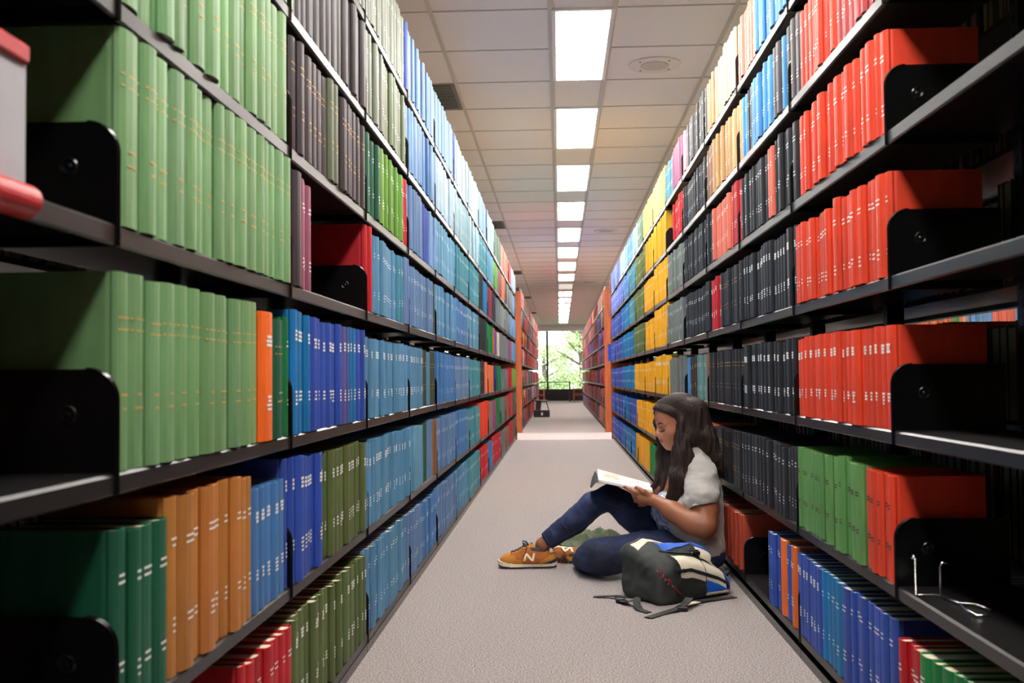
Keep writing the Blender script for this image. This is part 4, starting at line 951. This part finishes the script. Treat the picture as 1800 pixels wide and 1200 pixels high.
# ------------------------------------------------------------------ olive jacket on the floor behind her legs
cj = at(1042, 957, Z=0)
jk = empty('jacket', 'crumpled olive green jacket on the carpet behind her legs', 'jacket', None, tuple(cj))
NX, NY = 84, 56; G = []
for i_ in range(NX+1):
    for j_ in range(NY+1):
        x_, y_ = -.19+.36*i_/NX, -.13+.30*j_/NY; nz_ = lambda q, s_: mnoise.noise(Vector((x_*s_+q, y_*s_-q, q*1.7)))
        rad = math.hypot(x_/.17, (y_-.02)/.135)+.25*nz_(3, 12); env = max(0, min(1, (1.02-rad)*3.2))
        rg_ = (1-abs(nz_(1, 11)*2.0))**2*.034+(1-abs(nz_(5, 24)*2.0))**2*.016; pk_ = .042*math.exp(-((x_-.075)/.05)**2-((y_-.02)/.07)**2)+.020*math.exp(-((x_+.02)/.09)**2)
        G.append((x_+.012*nz_(8, 30), y_+.012*nz_(9, 30), .004+env*(max(0, rg_)*.75+pk_+.012)))
GA = np.array(G).reshape(NX+1, NY+1, 3); r_in = lambda i_, j_: math.hypot(G[i_*(NY+1)+j_][0]/.17, (G[i_*(NY+1)+j_][1]-.02)/.135)+.25*mnoise.noise(Vector((G[i_*(NY+1)+j_][0]*12+3, G[i_*(NY+1)+j_][1]*12-3, 5.1))) < 1.02
Qc = np.array([(i_*(NY+1)+j_, (i_+1)*(NY+1)+j_, (i_+1)*(NY+1)+j_+1, i_*(NY+1)+j_+1) for i_ in range(NX) for j_ in range(NY) if r_in(i_, j_)])
vv_, qq_ = patch(np.array(G), Qc, np.ones(len(Qc), bool), 0, .003); vv_[:, 2] = np.maximum(vv_[:, 2], .0008); mk('cloth', vv_, qq_, M['olive'], jk)
mb = MB(); a = at(1077, 944, Y=cj[1])-cj; b = at(1086, 957, Y=cj[1]-.02)-cj; mb.tube([a, (a+b)/2+V3(.002, 0, .004), b], .008, 8, flat=.3); mb.build('red_lining', M['red'], jk)

# ------------------------------------------------------------------ small things on the shelves
# wire book support on the empty shelf by the orange-red books
zs = ZR[1]+LIP+.002
def zp(x_, y_): return at(x_, y_, Z=zs)
p0, p1 = zp(1610, 1046), zp(1654, 1048)
wr = [at(1604, 984, Y=p0[1])*1.0, at(1606, 978, Y=p0[1]), at(1609, 982, Y=p0[1]), p0, p1, at(1653, 998, Y=p1[1]), at(1656, 991, Y=p1[1]), at(1664, 992, Y=p1[1])]
o0 = np.array(p1); mb = MB(); mb.tube([tuple(p-o0+V3(0, 0, .002)) for p in wr], .0028, 8)
lo_ = [zp(1656, 1050), zp(1686, 1062), zp(1715, 1064), zp(1742, 1074), zp(1740, 1083), zp(1718, 1084), zp(1700, 1074), zp(1686, 1061), zp(1660, 1049)]
mb2 = MB(); mb2.tube([tuple(p-o0+V3(0, 0, .002)) for p in lo_], .0026, 8)
wb = empty('wire_book_support', 'bent chrome wire book support on the empty shelf beside orange-red books', 'bookend', None, tuple(o0)); mb.build('upright_wire', M['chrome'], wb, smooth=True); mb2.build('base_wire', M['chrome'], wb, smooth=True)
# sign holder clipped on the front of the opposite shelf, close to the camera
y1, y0 = at_px(33, XL, 1.25), at_px(-40, XL, 1.25)
sg = empty('sign_holder', 'grey card in a red plastic holder clipped to a shelf edge beside the green volumes', 'sign', None, (XL, (y0+y1)/2, ZL[3]))
d = np.array([XL, (y0+y1)/2, ZL[3]]); zt, zb = at(20, 92, X=XL)[2]-d[2], at(20, 340, X=XL)[2]-d[2]; hw = (y1-y0)/2
MB().box((.005, -hw, zb), (.009, hw, zt-.008), bev=.001).build('card', M['cardgrey'], sg); MB().box((.004, -hw-.002, zt-.010), (.014, hw, zt+.012), bev=.003).build('top_rail', M['red'], sg)
mb = MB(); ye_ = 1.10-d[1]; mb.tube([(.023, ye_-.16, zb-.012), (.023, ye_, zb-.012)], .019, 24); mb.build('clip', M['red'], sg, smooth=False)
# ------------------------------------------------------------------ far end of the aisle: step stool, table, chairs
ps = at(952, 733, Z=0); st = empty('step_stool', 'dark metal step stool standing in the aisle near the window', 'stool', None, tuple(ps))
mb = MB(); mb.box((-.17, 0, 0), (.175, .30, .15), bev=.008); mb.build('base', M['darkmetal'], st)
mb = MB(); mb.box((-.16, .03, .335), (.12, .27, .36), bev=.005); mb.build('top_step', M['darkmetal'], st)
mb = MB(); mb.add([(-.13, .06, .15), (-.02, .06, .15), (-.02, .24, .15), (-.13, .24, .15), (-.10, .06, .34), (-.0, .06, .34), (-.0, .24, .34), (-.10, .24, .34)], [(3, 2, 1, 0), (4, 5, 6, 7), (0, 1, 5, 4), (1, 2, 6, 5), (2, 3, 7, 6), (3, 0, 4, 7)]); mb.build('support', M['darkmetal'], st)
for yy_ in (.04, .26): MB().tube([(.15, yy_, .15), (.10, yy_, .345)], .010, 8).build('leg', M['darkmetal'], st)
MB().box((-.01, -.003, .04), (.03, 0, .10)).build('label_mark', M['white'], st)
tb = empty('reading_table', 'dark edged reading table in front of the window', 'table', None, (-.25, 36.3, 0))
MB().box((-.55, -.35, .665), (.62, .35, .695), bev=.004).build('tabletop', M['darkmetal'], tb)
MB().box((-.50, -.30, .695), (.58, .30, .697)).build('white_top', M['white'], tb)
for sx in (-.52, .59):
    for sy in (-.31, .31): MB().box((sx-.022, sy-.022, 0), (sx+.022, sy+.022, .665)).build('leg', M['darkmetal'], tb)
def chair(x, y, lab, rot):
    e = empty('wooden_chair', lab, 'chair', 'low wooden chairs by the window', (x, y, 0)); e.rotation_euler = (0, 0, rot)
    for sx in (-.22, .22):
        for sy in (-.22, .22): MB().box((sx-.02, sy-.02, 0), (sx+.02, sy+.02, .44 if sy < 0 else .46)).build('leg', M['wood'], e)
    MB().box((-.22, -.24, .20), (.22, .22, .26), bev=.01).build('seat', M['redseat'], e)
    MB().box((-.24, .2, .38), (.24, .24, .46), bev=.005).build('backrest', M['wood'], e)
    for sx in (-.22, .22): MB().box((sx-.02, -.24, .41), (sx+.02, .22, .44)).build('armrest', M['wood'], e)
chair(-.77, 35.6, 'orange wooden chair at the green-book end of the table', 1.57); chair(.70, 36.2, 'orange wooden chair beside the dark table leg, red-book side', -1.57)

# ------------------------------------------------------------------ outside the window
struct(MB().box((-40, WIN+.3, -1.2), (40, 110, -1.0)).build('ground_outside', mat('lawn', (120, 150, 90), .9, noise=(1.5, 1, (170, 186, 140)))))
M['leaf'] = mat('tree_leaves', (150, 180, 124), .8, noise=(2, 1, (200, 216, 170))); M['bark'] = mat('tree_bark', (120, 104, 96), .9, noise=(8, .4, None))
def tree_(x, y, h, r, lab, seed):
    rr = random.Random(seed); e = empty('tree', lab, 'tree', 'trees outside the window', (x, y, -1))
    mb = MB(); mb.tube([(0, 0, 0), (.1, 0, h*.35), (-.05, .1, h*.7), (0, 0, h)], [.22, .17, .12, .05], 10)
    for k in range(6): a = rr.uniform(0, 6.28); z_ = h*rr.uniform(.3, .8); mb.tube([(0, 0, z_), (math.cos(a)*r*.5, math.sin(a)*r*.5, z_+.5), (math.cos(a)*r*.8, math.sin(a)*r*.8, z_+.8)], [.07, .04, .02], 6)
    mb.build('trunk', M['bark'], e); lf = MB(); cl = [(rr.uniform(-r, r)*.7, rr.uniform(-r, r)*.5, h*rr.uniform(.12, 1)) for _ in range(22)]
    for _ in range(6500):
        c_ = rr.choice(cl); d_ = Vector((rr.gauss(0, 1), rr.gauss(0, 1), rr.gauss(0, 1))); p = Vector(c_)+d_*.30; s_ = rr.uniform(.04, .09)
        a = Vector((rr.gauss(0, 1), rr.gauss(0, 1), rr.gauss(0, 1))).normalized(); b = a.orthogonal().normalized(); lf.add([tuple(p+a*s_), tuple(p+b*s_*.6), tuple(p-a*s_), tuple(p-b*s_*.6)], [(0, 1, 2, 3)])
    lf.build('foliage', M['leaf'], e)
for i_, (x_, y_, h_, r_, lab_) in enumerate(((-2.6, 46, 5.0, 1.6, 'pale leafy tree outside behind the window mullion'), (1.1, 54, 6.5, 1.9, 'tall tree with a grey trunk outside the middle of the window'), (3.6, 47, 5.0, 1.6, 'leafy tree outside at the red-book edge of the window'),
        (-.9, 61, 3.6, 2.0, 'low bushy tree further off outside the window'), (-4.6, 53, 5.5, 1.9, 'leafy tree outside at the green-book edge of the window'), (5.6, 58, 5.5, 2.2, 'far leafy tree outside beyond the red-book edge'), (2.6, 66, 5.0, 2.4, 'farthest wide tree outside, between two nearer crowns'))):
    tree_(x_, y_, h_, r_, lab_, i_+1)
